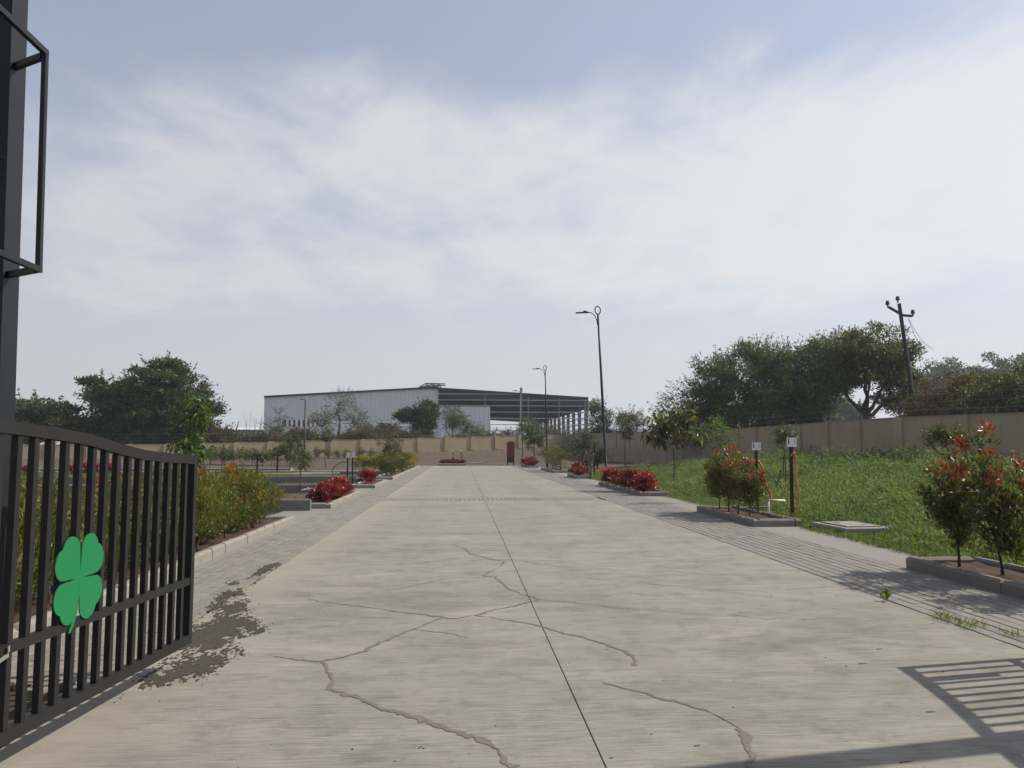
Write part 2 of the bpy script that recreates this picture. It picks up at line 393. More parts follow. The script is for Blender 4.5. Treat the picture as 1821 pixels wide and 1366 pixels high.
def unit(a): return a / np.maximum(np.linalg.norm(a, axis=1, keepdims=True), 1e-9)
def leaf_mesh(name, pos, d, L, Wd, tint, mat, fold=0.18, droop=0.0, r=None):
    """one folded four-point leaf per row"""
    r = r or rng
    n = len(pos); d = unit(d); L = np.broadcast_to(np.asarray(L, float), (n,))[:, None]; Wd = np.broadcast_to(np.asarray(Wd, float), (n,))[:, None]
    rnd = unit(r.normal(size=(n, 3))); side = unit(np.cross(d, rnd)); nor = np.cross(side, d)
    mid = pos + d * L * 0.45
    tip = pos + d * L - np.array([0, 0, 1.0]) * L * droop
    v = np.stack([pos, mid + side * Wd / 2 + nor * Wd * fold, tip, mid - side * Wd / 2 + nor * Wd * fold], 1).reshape(-1, 3)
    b = np.arange(n) * 4
    f = np.concatenate([np.stack([b, b + 1, b + 2], 1), np.stack([b, b + 2, b + 3], 1)])
    return np_mesh(name, v, f, mat, np.repeat(np.clip(tint, 0, 1), 4))

def sphere_pts(n, r=None, bias=0.5):
    r = r or rng
    return unit(r.normal(size=(n, 3))) * (r.random((n, 1)) ** bias)

def foliage_from_clumps(clumps, per, L, Wd, mat, name, up=0.25, flat=0.75, tint_sd=0.16, out=0.7, r=None, droop=0.0):
    """clumps: rows (x, y, z, radius, tint)"""
    r = r or rng
    P_, D_, T_ = [], [], []
    for c in clumps:
        n = max(4, int(per * r.uniform(0.6, 1.4)))
        s = sphere_pts(n, r, 0.55); s[:, 2] *= flat
        P_.append(np.array(c[:3]) + s * c[3])
        D_.append(s * out + r.normal(size=(n, 3)) * 0.5 + np.array([0, 0, up]))
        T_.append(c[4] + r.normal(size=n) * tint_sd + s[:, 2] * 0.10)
    p = np.concatenate(P_); n = len(p)
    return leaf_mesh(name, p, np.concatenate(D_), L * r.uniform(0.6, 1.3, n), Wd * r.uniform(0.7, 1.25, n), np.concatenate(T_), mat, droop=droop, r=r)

def limb_path(a, b, sag, r, n=5):
    a = np.array(a, float); b = np.array(b, float); ln = np.linalg.norm(b - a)
    pts = []
    for i in range(n):
        t = i / (n - 1)
        p = a + (b - a) * t + np.array([0, 0, 1]) * sag * ln * math.sin(math.pi * t)
        if 0 < i < n - 1: p = p + r.normal(size=3) * ln * 0.045
        pts.append(tuple(p))
    return pts

def make_tree(name, seed, trunk_h, crown, n_clumps, clump_r, per, L, Wd, leaf_mat, bark, trunk_r, lean=(0, 0), forks=4,
              up=0.25, flat=0.7, shell=0.45, tint=0.45, n_limbs=None, droop=0.0, spikes=0, spike_len=1.0, twigs=True, tint_sd=0.16):
    """tree with its base at the origin; crown: list of ellipsoids (cx, cy, cz, rx, ry, rz)"""
    r = np.random.default_rng(seed)
    root = thing(name, (0, 0, 0), None, None)
    wts = np.array([e[3] * e[4] * e[5] for e in crown]) ** 0.7; wts = wts / wts.sum()
    cl = []
    for i in range(n_clumps):
        e = crown[r.choice(len(crown), p=wts)]
        s = sphere_pts(1, r, shell)[0]
        c = np.array(e[:3]) + s * np.array(e[3:6])
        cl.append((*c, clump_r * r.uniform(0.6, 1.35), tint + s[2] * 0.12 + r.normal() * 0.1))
    tm = MB()
    top = np.array([lean[0], lean[1], trunk_h])
    mid = np.array([lean[0] * 0.35, lean[1] * 0.35, trunk_h * 0.5]) + r.normal(size=3) * trunk_h * 0.03
    tm.tube([(0, 0, -0.15), (0, 0, trunk_h * 0.06), tuple(mid), tuple(top)], [trunk_r * 1.35, trunk_r * 1.05, trunk_r * 0.85, trunk_r * 0.7], 9)
    fk = []
    for e in crown[:max(1, forks)] if len(crown) >= forks else [crown[i % len(crown)] for i in range(forks)]:
        tgt = np.array(e[:3]) + r.normal(size=3) * np.array(e[3:6]) * 0.3 - np.array([0, 0, e[5] * 0.25])
        pts = limb_path(top, tgt, -0.05, r, 6)
        tm.tube(pts, np.linspace(trunk_r * 0.6, trunk_r * 0.22, 6), 7); fk += pts[1:]
    fk = np.array(fk)
    order = r.permutation(len(cl))[:n_limbs or min(len(cl), 60)]
    for i in order:
        c = np.array(cl[i][:3]); j = np.argmin(np.linalg.norm(fk - c, axis=1) + np.maximum(0, fk[:, 2] - c[2]) * 0.5)
        tm.tube(limb_path(fk[j], c, -0.06, r, 4), np.linspace(trunk_r * 0.2, trunk_r * 0.05, 4), 4, False)
    tk = tm.build('trunk', bark, root, True)
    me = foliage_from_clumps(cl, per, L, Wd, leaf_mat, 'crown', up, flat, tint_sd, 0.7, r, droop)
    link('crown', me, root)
    if spikes:
        P_, D_, sp = [], [], MB()
        for i in range(spikes):
            e = crown[r.choice(len(crown), p=wts)]
            s = unit(r.normal(size=(1, 3)) * np.array([1, 1, 0.8]) + np.array([0, 0, 0.5]))[0]
            a = np.array(e[:3]) + s * np.array(e[3:6]) * 0.8
            dr = unit((s + r.normal(size=3) * 0.35 + np.array([0, 0, 0.15]))[None])[0]
            ln = spike_len * r.uniform(0.5, 1.3); b = a + dr * ln
            sp.tube([tuple(a), tuple((a + b) / 2 + r.normal(size=3) * 0.05 * ln), tuple(b)], [0.02, 0.014, 0.006], 3, False)
            m = 16; t = r.random((m, 1))
            P_.append(a + (b - a) * t + r.normal(size=(m, 3)) * 0.05); D_.append(r.normal(size=(m, 3)) * 0.6 + dr * 0.6)
        tag(sp.build('twigs', bark, tk), kind='stuff')
        p = np.concatenate(P_)
        tl = link('twig_leaves', leaf_mesh('twig_leaves', p, np.concatenate(D_), L * 0.8 * r.uniform(0.5, 1.2, len(p)), Wd * 0.8, tint + r.normal(size=len(p)) * 0.15, leaf_mat, r=r), tk); tag(tl, kind='stuff')
    return root

def make_shrub(name, seed, h, rx, z0, n_clumps, per, L, Wd, leaf_mat, bark, stem_r=0.012, n_stems=1, clump_r=0.12, tint=0.4, tip_tint=0.0,
               up=0.6, shell=0.6, shape=1.0, tip_frac=0.3):
    """shrub with its base at the origin: stem (tubes) and foliage"""
    r = np.random.default_rng(seed)
    root = thing(name, (0, 0, 0), None, None)
    cl = []
    for i in range(n_clumps):
        s = sphere_pts(1, r, shell)[0]
        z = z0 + (h - z0) * (s[2] * 0.5 + 0.5)
        t = (z - z0) / (h - z0)
        w = rx * (math.sin(math.pi * min(1, max(0.06, t * 0.86 + 0.1))) ** shape)
        c = np.array([s[0] * w * 1.15, s[1] * w * 1.15, z])
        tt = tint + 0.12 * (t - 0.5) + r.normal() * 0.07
        if r.random() < tip_frac * (0.4 + t): tt += tip_tint
        cl.append((*c, clump_r * r.uniform(0.7, 1.3), tt))
    tm = MB()
    for k in range(n_stems):
        a = r.uniform(0, 6.28); o = 0.0 if n_stems == 1 else rx * 0.25
        b = np.array([math.cos(a) * o, math.sin(a) * o, 0]); tp = np.array([r.normal() * rx * 0.15 + b[0], r.normal() * rx * 0.15 + b[1], h * 0.86])
        pts = limb_path(b - np.array([0, 0, 0.03]), tp, 0, r, 6)
        for q_ in (1, 2): pts[q_] = (pts[q_][0] * 0.25 * q_ + b[0] * (1 - 0.25 * q_), pts[q_][1] * 0.25 * q_ + b[1] * (1 - 0.25 * q_), pts[q_][2])
        tm.tube(pts, np.linspace(stem_r * 1.2, stem_r * 0.35, 6), 6); sp = np.array(pts)
        for c in cl[k::n_stems]:
            c = np.array(c[:3]); j = np.argmin(np.linalg.norm(sp - c, axis=1) + np.maximum(0, sp[:, 2] - c[2] + 0.1 * h) * 2)
            tm.tube(limb_path(sp[j], c, -0.05, r, 3), [stem_r * 0.4, stem_r * 0.28, stem_r * 0.14], 4, False)
    tm.build('stem', bark, root, True)
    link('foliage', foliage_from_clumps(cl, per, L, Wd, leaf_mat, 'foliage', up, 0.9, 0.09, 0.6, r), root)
    return root

def make_leader_shrub(name, seed, h, spread, fork_z, n_lead, per_lead, per, L, Wd, leaf_mat, bark, stem_r, clump_r, tint, tip_tint, tip_frac=0.6, low=0.25):
    """shrub whose crown follows a few uneven upright leaders off one bare stem; young coloured leaves at their ends"""
    r = np.random.default_rng(seed)
    root = thing(name, (0, 0, 0), None, None); tm = MB(); cl = []
    tm.tube([(0, 0, -0.03), (0.004, 0, fork_z * 0.5), (r.normal() * 0.02, r.normal() * 0.02, fork_z), (r.normal() * 0.03, r.normal() * 0.03, h * 0.7)], [stem_r * 1.2, stem_r, stem_r * 0.9, stem_r * 0.45], 7)
    for i in range(n_lead):
        a = 2.4 * i + r.uniform(-0.5, 0.5); hh = h * (1.0 if i == 0 else r.uniform(0.55, 0.95)); rr = spread * (0.15 if i == 0 else r.uniform(0.5, 1.1))
        z0 = fork_z * r.uniform(0.8, 1.2) + (0.25 * h if i % 3 == 0 else 0.1 * h * r.random())
        b = np.array([0, 0, z0]); e = np.array([math.cos(a) * rr, math.sin(a) * rr, max(hh, z0 + 0.2)])
        pts = limb_path(b, e, -0.08, r, 5); tm.tube(pts, np.linspace(stem_r * 0.55, stem_r * 0.15, 5), 5, False)
        P_ = np.array(pts); red_end = r.random() < tip_frac
        for k in range(per_lead):
            t = low + (1 - low) * (k + r.random()) / per_lead; q = t * 4; j = min(3, int(q)); c = P_[j] + (P_[j + 1] - P_[j]) * (q - j)
            c = c + r.normal(size=3) * spread * 0.17 * (1.15 - 0.6 * t)
            tt = tint + r.normal() * 0.06 + 0.06 * t
            if t > 0.82 and red_end: tt += tip_tint
            elif r.random() < 0.05: tt += tip_tint * 0.8
            cl.append((*c, clump_r * r.uniform(0.7, 1.3) * (1.15 - 0.45 * t), tt))
            tm.tube([tuple(P_[j]), tuple((P_[j] + c) / 2), tuple(c)], [stem_r * 0.22, stem_r * 0.18, stem_r * 0.1], 4, False)
    tm.build('stem', bark, root, True)
    link('foliage', foliage_from_clumps(cl, per, L, Wd, leaf_mat, 'foliage', 0.75, 1.0, 0.09, 0.6, r), root)
    return root

# ------------------------------------------------------------------ ground
def build_ground():
    xs = np.unique(np.concatenate([np.linspace(-60, -4.6, 90), [-4.5, -4.42, -3.0, 0, 3.0, 6.85, 6.93], np.linspace(7.05, 40, 70),
                                   -60 - np.geomspace(4, 1440, 14), 40 + np.geomspace(4, 1460, 14)]))
    ys = np.unique(np.concatenate([np.linspace(-12, 71, 110), [71.2], np.linspace(71.6, 112, 60), -12 - np.geomspace(4, 1400, 12), 112 + np.geomspace(4, 1400, 16)]))
    X, Y = np.meshgrid(xs, ys); Z = gz(X, Y)
    Z = Z + np.where((X < -4.6) | (X > 7.0) | (Y > 72), 0.025 * np.sin(X * 1.7 + 2 * np.sin(Y * 0.9)) * np.sin(Y * 1.3 + X * 0.4) - 0.02, 0)
    under = (X > -4.45) & (X < 6.9) & (Y < 71.1)
    Z = np.where(under, -0.13, Z)
    nx, ny = len(xs), len(ys); i = np.arange(nx - 1); j = np.arange(ny - 1); I, J = np.meshgrid(i, j)
    b = (J * nx + I).ravel()
    f = np.stack([b, b + 1, b + nx + 1, b + nx], 1)
    o = link('ground', np_mesh('ground', np.stack([X.ravel(), Y.ravel(), Z.ravel()], 1), f, M_EARTH))
    tag(o, kind='structure')
build_ground()

# ------------------------------------------------------------------ concrete road: slabs with open joints over a dark bed
XL, XC, XR = -2.45, 0.735, 4.49
road = thing('concrete_road', (0, 0, 0), None, None); tag(road, kind='structure')
bed = MB().box(-4.52, 6.98, -6, 71.0, -0.12, -0.05).build('road_bed', M_JOINT, road)
def slab(x0, x1, y0, y1):
    g = 0.003
    MB().bevbox(x0 + g, x1 - g, y0 + g * 0.5, y1 - g * 0.5, -0.049, 0.0, 0.003).build('slab', M_CONC, road)
for y0, y1 in ((-5.9, 2.0), (2.0, 8.2), (8.2, 11.1), (11.1, 17.4), (17.4, 23.6), (25.1, 33.0), (33.0, 41.0), (41.0, 50.0), (50.0, 60.0), (60.0, 70.9)):
    slab(XL, XC, y0, y1); slab(XC, XR, y0, y1)

# cracks filled with grout, drawn as shallow raised seams
def gp(px, py, z=0.0):
    """ground point below a measured picture position (survey of the photograph)"""
    th, ps = rad(4.7636), rad(3.7718)
    fw = Vector((math.sin(ps) * math.cos(th), math.cos(ps) * math.cos(th), math.sin(th)))
    rt = Vector((math.cos(ps), -math.sin(ps), 0)); u = rt.cross(fw)
    d = fw + rt * ((px - 910.5) / 1368.0) - u * ((py - 683.0) / 1368.0)
    t = (z - 1.6) / d.z
    return Vector((0, 0, 1.6)) + d * t
def at(px, py, Y):
    """point at distance Y along the road seen at a measured picture position"""
    th, ps = rad(4.7636), rad(3.7718)
    fw = Vector((math.sin(ps) * math.cos(th), math.cos(ps) * math.cos(th), math.sin(th)))
    rt = Vector((math.cos(ps), -math.sin(ps), 0)); u = rt.cross(fw)
    d = fw + rt * ((px - 910.5) / 1368.0) - u * ((py - 683.0) / 1368.0)
    return Vector((0, 0, 1.6)) + d * (Y / d.y)
def crack(pts, w0, w1, seed, z=0.003):
    r = random.Random(seed)
    P_ = [gp(*p) for p in pts]; fine = []
    for a, b in zip(P_, P_[1:]):
        n = max(2, int((b - a).length / 0.028))
        for i in range(n):
            q = a.lerp(b, i / n); fine.append(q)
    fine.append(P_[-1]); n = len(fine); jx = jy = 0.0; mid = []
    for i, q in enumerate(fine):
        jx = jx * 0.75 + r.gauss(0, 0.006); jy = jy * 0.75 + r.gauss(0, 0.010)
        mid.append(Vector((q.x + jx, q.y + jy, z)))
    L_, R_ = [], []; wob = 0.0
    for i, q in enumerate(mid):
        d = (mid[min(i + 1, n - 1)] - mid[max(i - 1, 0)]).normalized(); s = Vector((-d.y, d.x, 0))
        t = i / max(1, n - 1); wob = wob * 0.78 + r.gauss(0, 0.28)
        w = (w0 + (w1 - w0) * t) * min(2.0, max(0.16, 0.9 + 0.75 * wob)) * 0.42
        L_.append(q + s * w * r.uniform(0.4, 1.6)); R_.append(q - s * w * r.uniform(0.4, 1.6))
    mb = MB(); mb.add(L_ + R_, [(i, n + i, n + i + 1, i + 1) for i in range(n - 1)])
    mb.build('crack_filler', M_CRACK, road)
crack([(911, 1368), (888, 1336), (851, 1316), (811, 1303), (766, 1284), (734, 1274), (686, 1261), (640, 1241), (606, 1230), (584, 1226), (590, 1209), (577, 1187), (573, 1177)], 0.052, 0.034, 1)
crack([(573, 1177), (523, 1171), (490, 1168)], 0.03, 0.012, 2, 0.0034)
crack([(573, 1177), (603, 1171), (653, 1156), (703, 1129), (737, 1119), (789, 1098)], 0.03, 0.026, 3, 0.0036)
crack([(789, 1098), (718, 1089), (673, 1083), (626, 1077), (560, 1069), (545, 1066)], 0.03, 0.010, 4, 0.0032)
crack([(789, 1098), (810, 1099), (845, 1095), (876, 1086), (911, 1079), (934, 1073), (961, 1067), (947, 1061), (929, 1058), (905, 1048), (895, 1037), (882, 1029), (884, 1025), (860, 1025), (871, 1017), (889, 1008), (897, 999)], 0.028, 0.034, 5, 0.0038)
crack([(897, 999), (863, 992), (839, 986), (826, 975)], 0.03, 0.05, 55, 0.0028)
crack([(826, 975), (805, 969), (744, 969), (615, 967)], 0.018, 0.008, 6, 0.003)
crack([(805, 969), (824, 963)], 0.016, 0.008, 61, 0.0026)
crack([(845, 1095), (876, 1099), (924, 1107), (953, 1111), (982, 1120), (1040, 1135), (1088, 1150), (1114, 1160), (1127, 1173), (1126, 1184)], 0.018, 0.045, 7, 0.003)
crack([(961, 1067), (1040, 1075), (1125, 1084), (1271, 1095)], 0.014, 0.007, 8, 0.0026)
crack([(1294, 1093), (1363, 1101), (1460, 1102)], 0.010, 0.010, 9)
crack([(634, 1058), (718, 1046), (797, 1028), (882, 1026)], 0.007, 0.012, 10, 0.0026)
crack([(634, 1007), (797, 998), (903, 995)], 0.012, 0.010, 11, 0.0026)
crack([(905, 995), (992, 1008), (1040, 1010), (1176, 1019)], 0.012, 0.007, 12, 0.0026)
crack([(1040, 1028), (1190, 1042), (1317, 1056), (1395, 1063)], 0.010, 0.007, 13)
crack([(1151, 1013), (1271, 1023), (1384, 1026)], 0.012, 0.009, 14)
crack([(1071, 1214), (1137, 1230), (1197, 1246), (1257, 1264), (1297, 1284), (1323, 1310), (1333, 1333), (1337, 1370)], 0.014, 0.05, 15)
crack([(731, 1083), (830, 1078), (905, 1074)], 0.006, 0.006, 16, 0.0024)
crack([(1340, 1050), (1440, 1047), (1500, 1044)], 0.008, 0.008, 17)
crack([(735, 1120), (785, 1124), (830, 1134)], 0.016, 0.018, 18, 0.0024)

# ------------------------------------------------------------------ block paving either side
def paver_walk(name, x0, rows, w, ln, y0, y1, n_single, zc=0.0):
    root = thing(name, (0, 0, 0), None, None); tag(root, kind='structure')
    gx, gy = 0.0075, 0.0025
    me = MB().bevbox(-w / 2 + gx, w / 2 - gx, -ln / 2 + gy, ln / 2 - gy, -0.049, 0, 0.004).mesh('paver', M_PAVER)
    courses = n_single // rows
    r = np.random.default_rng(int(abs(x0) * 100)); rest = MB(); tint = []
    y = y0; k = 0
    while y < y1:
        for j in range(rows):
            cx_, cy_ = x0 + (j + 0.5) * w, y + (0.5 if j % 2 else 0.0) * ln
            dz = zc + r.normal() * 0.0012
            if k < courses:
                link('paver', me, root, (cx_, cy_, dz), (r.normal() * 0.003, r.normal() * 0.003, r.normal() * 0.004))
            else:
                rest.bevbox(cx_ - w / 2 + gx, cx_ + w / 2 - gx, cy_ - ln / 2 + gy, cy_ + ln / 2 - gy, -0.049, dz, 0.004); tint += [r.random()] * 12
        y += ln; k += 1
    if rest.v:
        m = rest.mesh('pavers_beyond', M_PAVER); a = m.attributes.new('tint', 'FLOAT', 'POINT'); a.data.foreach_set('value', np.array(tint, np.float32))
        tag(link('pavers_beyond', m, root), kind='stuff')
    return root
walk_r = paver_walk('pavement_right', 4.505, 10, 0.143, 0.29, 5.2, 70.6, 300)
walk_l = paver_walk('pavement_left', -3.475, 7, 0.143, 0.29, 5.6, 70.6, 294)
# paver band crossing the road
cross = thing('paved_crossing_band', (0, 0, 0), None, None); tag(cross, kind='structure')
mb = MB(); tint = []
for i in range(int((XR - XL) / 0.143)):
    for j in range(5):
        x_ = XL + 0.006 + i * 0.143; y_ = 23.61 + j * 0.295 + (0.0 if i % 2 else 0.02)
        mb.bevbox(x_ + 0.004, x_ + 0.139, y_ + 0.004, y_ + 0.288, -0.049, 0.0 + random.gauss(0, 0.0015) - 0.002, 0.004); tint += [random.random()] * 12
m = mb.mesh('band_pavers', M_PAVER); a = m.attributes.new('tint', 'FLOAT', 'POINT'); a.data.foreach_set('value', np.array(tint, np.float32))
tag(link('band_pavers', m, cross), kind='stuff')
# plain concrete margins on which the planters stand
for nm, x0, x1 in (('concrete_margin_right', 5.94, 6.98), ('concrete_margin_left', -4.52, -3.48)):
    e = thing(nm, (0, 0, 0), None, None); tag(e, kind='structure')
    y = -2.0
    while y < 70:
        MB().bevbox(x0 + 0.003, x1 - 0.003, y + 0.002, min(70.8, y + 3.2) - 0.002, -0.049, -0.001, 0.003).build('slab', M_BAND, e); y += 3.2

# ------------------------------------------------------------------ boundary wall
def boundary_wall(name, pts, tops, label, spacing=3.35, th=0.16, post_h=1.15, y_fn=None):
    """panels between pilasters on a projecting plinth; pts in plan, the last point ends the wall"""
    root = thing(name, (pts[0][0], pts[0][1], 0.0), label, 'wall')
    ox, oy, oz = root.location
    for (a, b), (ta, tb) in zip(zip(pts, pts[1:]), zip(tops, tops[1:])):
        a = Vector((*a, 0)); b = Vector((*b, 0)); L_ = (b - a).length; n = max(1, round(L_ / spacing)); d = (b - a) / L_
        nrm_ = Vector((d.y, -d.x, 0))
        if nrm_.dot(Vector((0, 0, 0)) - a) < 0: nrm_ = -nrm_
        for i in range(n):
            p = a + d * (L_ * i / n); q = a + d * (L_ * (i + 1) / n); t = ta + (tb - ta) * (i + 0.5) / n
            g0 = float(min(gz(p.x, p.y), gz(q.x, q.y))) - 0.25; zp = t - 1.58
            org = Vector((ox, oy, oz))
            def quadbar(p_, q_, z0, z1, off, thick):
                c0 = p_ + nrm_ * off - org; c1 = q_ + nrm_ * off - org
                return (c0 + Vector((0, 0, (z0 + z1) / 2)), c1 + Vector((0, 0, (z0 + z1) / 2)), thick, z1 - z0)
            MB().obox(*quadbar(p, q, zp, t, 0.0, th)).build('panel', M_WALL, root)
            MB().obox(*quadbar(p, q, g0, zp - 0.003, 0.03, th + 0.12)).build('plinth', M_PLINTH, root)
            MB().obox(*quadbar(p, q, t + 0.002, t + 0.06, 0.0, th + 0.05)).build('coping', M_PLINTH, root)
            s0 = p - d * 0.22; s1 = p + d * 0.22
            MB().obox(*quadbar(s0, s1, zp - 0.002, t + 0.001, 0.045, th + 0.14)).build('pilaster', M_WALL, root)
            fp = p - org
            MB().tube([(fp.x, fp.y, t + 0.06), (fp.x, fp.y, t + post_h)], 0.028, 5).build('fence_post', M_BLACK, root)
        for k in range(3):
            z0, z1 = ta + 0.35 + 0.35 * k, tb + 0.35 + 0.35 * k
            org = Vector((ox, oy, oz)); p = a - org; q = b - org
            MB().tube([(p.x, p.y, z0), ((p.x + q.x) / 2, (p.y + q.y) / 2, (z0 + z1) / 2 - 0.04), (q.x, q.y, z1)], 0.006, 4).build('fence_wire', M_STEEL, root)
    return root
w1 = boundary_wall('boundary_wall', [(-62, wall_far_y(-62)), (-30, wall_far_y(-30)), (1.3, wall_far_y(1.3)), (13.2, wall_far_y(13.2))], [1.75, 1.95, 2.92, 3.32],
                   'beige boundary wall with pilasters crossing behind the end of the road')
w2 = boundary_wall('boundary_wall', [(13.35, 98.0), (17.0, 77.0), (20.6, 56.0), (20.6, 35.0), (24.5, 26.5), (33, 16)], [3.34, 3.15, 3.0, 3.0, 3.0, 3.0],
                   'shaded beige boundary wall running along the weedy plots on the right')

# ------------------------------------------------------------------ low plot dividers and internal paths
def divider(x0, x1, y, h, label, w=0.15):
    g = min(float(gz(x0, y)), float(gz(x1, y)))
    root = thing('plot_divider', (x0, y, -0.05), label, 'low wall', 'low concrete plot dividers')
    n = max(1, int(abs(x1 - x0) / 6)); xs = np.linspace(x0, x1, n + 1)
    for a, b in zip(xs, xs[1:]):
        za, zb = float(gz(a, y)) + 0.03, float(gz(b, y)) + 0.03
        lo, hi = (a, b) if a < b else (b, a); zl, zh = (za, zb) if a < b else (zb, za)
        v = [(lo - x0 + .006, -w / 2, -0.2), (hi - x0 - .006, -w / 2, -0.2), (hi - x0 - .006, w / 2, -0.2), (lo - x0 + .006, w / 2, -0.2),
             (lo - x0 + .006, -w / 2, h + zl), (hi - x0 - .006, -w / 2, h + zh), (hi - x0 - .006, w / 2, h + zh), (lo - x0 + .006, w / 2, h + zl)]
        MB().add(v, [(0, 3, 2, 1), (4, 5, 6, 7), (0, 1, 5, 4), (1, 2, 6, 5), (2, 3, 7, 6), (3, 0, 4, 7)]).build('beam', M_DIVIDE, root)
divider(-3.85, -26, 20.3, 0.32, 'low dark plot divider left of the road beside the near red planter')
divider(-4.3, -30, 28.9, 0.30, 'low dark plot divider on the left level with the far end of the red planter')
divider(-4.55, -32, 37.4, 0.30, 'third low dark divider on the left, behind the round red bush')
divider(-4.6, -11.5, 50.0, 0.16, 'short low divider left of the road next to the pale cross path')
divider(7.0, 20.2, 19.3, 0.16, 'low pale plot divider in the weeds behind the near hose post')
divider(7.0, 20.2, 31.5, 0.18, 'low plot divider in the weeds behind the big-leaved sapling')
divider(7.0, 20.0, 47.5, 0.18, 'far low plot divider on the right in front of the corner wall')
pth = thing('cross_path', (0, 0, 0), None, None); tag(pth, kind='structure')
MB().box(-34, -4.7, 51.2, 54.2, -0.08, 0.06).build('path_slab', M_BAND, pth)
MB().box(-34, -4.7, 51.0, 51.19, -0.08, 0.11).build('kerb', M_KERB, pth)
MB().box(-34, -12.5, 57.5, 58.8, -0.06, 0.12).build('path_slab', M_BAND, pth)
MB().box(-30, -13.5, 40.0, 40.2, -0.06, 0.16).build('kerb', M_KERB, pth)
pth2 = thing('garden_path', (0, 0, 0), None, None); tag(pth2, kind='structure')
p_, q_ = gp(640, 840), gp(380, 872)
MB().obox((-20.5, 38.2, 0.03), (-8.0, 50.6, 0.03), 1.4, 0.1).build('path_slab', M_BAND, pth2)

# ------------------------------------------------------------------ warehouse and far sheds
def warehouse():
    YF = 160.0; xl, xr, xm = -40.2, 26.6, -6.6; ze, zr = 11.9, 13.9; dep = 150.0
    root = thing('warehouse', (xm, YF, 0.0), 'big half-clad grey warehouse with open steel frame on its right', 'warehouse')
    X = lambda x: x - xm
    def ztop(x): return ze + (zr - ze) * (1 - abs(x - xm) / (xr - xm if x > xm else xm - xl))
    def rib_sheet(x0, x1, z0f, z1f, name, y=0.0):
        mb = MB(); p = 0.9; x = x0; v = []
        while x < x1 - 1e-6:
            e = min(x + p, x1)
            for a, b, dy in ((x, x + 0.62, 0.0), (x + 0.62, x + 0.70, -1), (x + 0.70, x + 0.82, -0.08), (x + 0.82, e, -2)):
                a_, b_ = min(a, e), min(b, e)
                if b_ - a_ < 1e-4: continue
                ya = -0.08 if dy == -2 else (0.0 if dy == -1 else dy); yb = -0.08 if dy == -1 else (0.0 if dy == -2 else dy)
                mb.add([(X(a_), y + ya, z0f), (X(b_), y + yb, z0f), (X(b_), y + yb, z1f(b_)), (X(a_), y + ya, z1f(a_))], [(0, 1, 2, 3)])
            x = e
        return mb.build(name, M_SHEET, root)
    # upper cladding in bays, then the band of openings, then the lower cladding
    bays = np.linspace(xl, -4.9, 8)
    for a, b in zip(bays, bays[1:]):
        rib_sheet(a + 0.01, b - 0.01, 7.35, ztop, 'cladding_panel')
        rib_sheet(a + 0.01, b - 0.01, -0.3, lambda x: 6.0, 'cladding_panel')
    rib_sheet(-4.88, 6.0, -0.3, lambda x: 10.2, 'cladding_panel')
    rib_sheet(xl + 0.02, -36.4, 6.0, lambda x: 7.35, 'cladding_panel', 0.003)
    rib_sheet(-8.7, -4.95, 6.0, lambda x: 7.35, 'cladding_panel', 0.003)
    for k in range(7):
        MB().box(X(-36.2 + k * 0.95), X(-35.75 + k * 0.95), 0.02, 0.10, 6.0, 7.35).build('louvre', M_STEELD, root)
        MB().box(X(-35.74 + k * 0.95), X(-35.26 + k * 0.95), 0.02, 0.10, 6.0, 7.35).build('window', M_GLASSW, root)
    for a, b in ((-29.3, -24.0), (-23.6, -20.0), (-17.0, -13.6), (-13.4, -11.0), (-10.9, -8.8)):
        w = MB().box(X(a), X(b), 0.03, 0.08, 6.05, 7.3).build('window', M_GLASSW, root)
        MB().box(X(a), X(b), -0.02, 0.028, 6.62, 6.70).build('glazing_bar', M_STEEL, w)
    for a, b in ((-24.0, -23.6), (-20.0, -17.0), (-13.6, -13.4), (-11.0, -10.9)):
        MB().box(X(a), X(b), 0.02, 0.09, 6.0, 7.35).build('mullion_panel', M_SHEET, root)
    # roof skin: two slopes with thickness
    for a, za, b, zb in ((xl, ze, xm, zr), (xm, zr, xr, ze)):
        MB().add([(X(a), -0.4, za), (X(b), -0.4, zb), (X(b), dep, zb), (X(a), dep, za), (X(a), -0.4, za + 0.35), (X(b), -0.4, zb + 0.35), (X(b), dep, zb + 0.35), (X(a), dep, za + 0.35)],
                 [(0, 3, 2, 1), (4, 5, 6, 7), (0, 1, 5, 4), (1, 2, 6, 5), (2, 3, 7, 6), (3, 0, 4, 7)]).build('roof_slope', M_STEELD, root)
    MB().box(X(xl), X(xl) + 0.2, 0.2, dep, -0.3, ze - 0.05).build('side_wall', M_SHEET, root)
    MB().box(X(xl) + 0.3, X(2.0), dep - 0.3, dep, 4.0, 11.6).build('rear_wall', M_STEELD, root)
    # frames every 9 m: side columns and rafters
    for k in range(15):
        y = 0.6 + k * 9.0
        MB().box(X(xr) - 0.75, X(xr) - 0.05, y - 0.25, y + 0.25, -0.3, ze - 0.1).build('column', M_STEEL, root)
        if k % 2 == 0 and k < 9: MB().box(X(xm) - 0.3, X(xm) + 0.3, y - 0.3, y + 0.3, -0.3, zr - 0.2).build('column', M_STEELD, root)
        if k < 10:
            MB().obox((X(xm), y, zr - 0.75), (X(xr), y, ze - 0.75), 0.3, 1.3).build('rafter', M_STEELD, root)
    # gable posts and the horizontal girts of the unclad half
    for x in (4.9, 14.0, 20.5):
        MB().box(X(x) - 0.14, X(x) + 0.14, 0.12, 0.4, -0.3, ztop(x) - 0.2).build('gable_post', M_STEEL, root)
    MB().box(X(12.2), X(12.6), -0.5, -0.1, -0.3, 14.2).build('gable_post', M_GIRT, root)
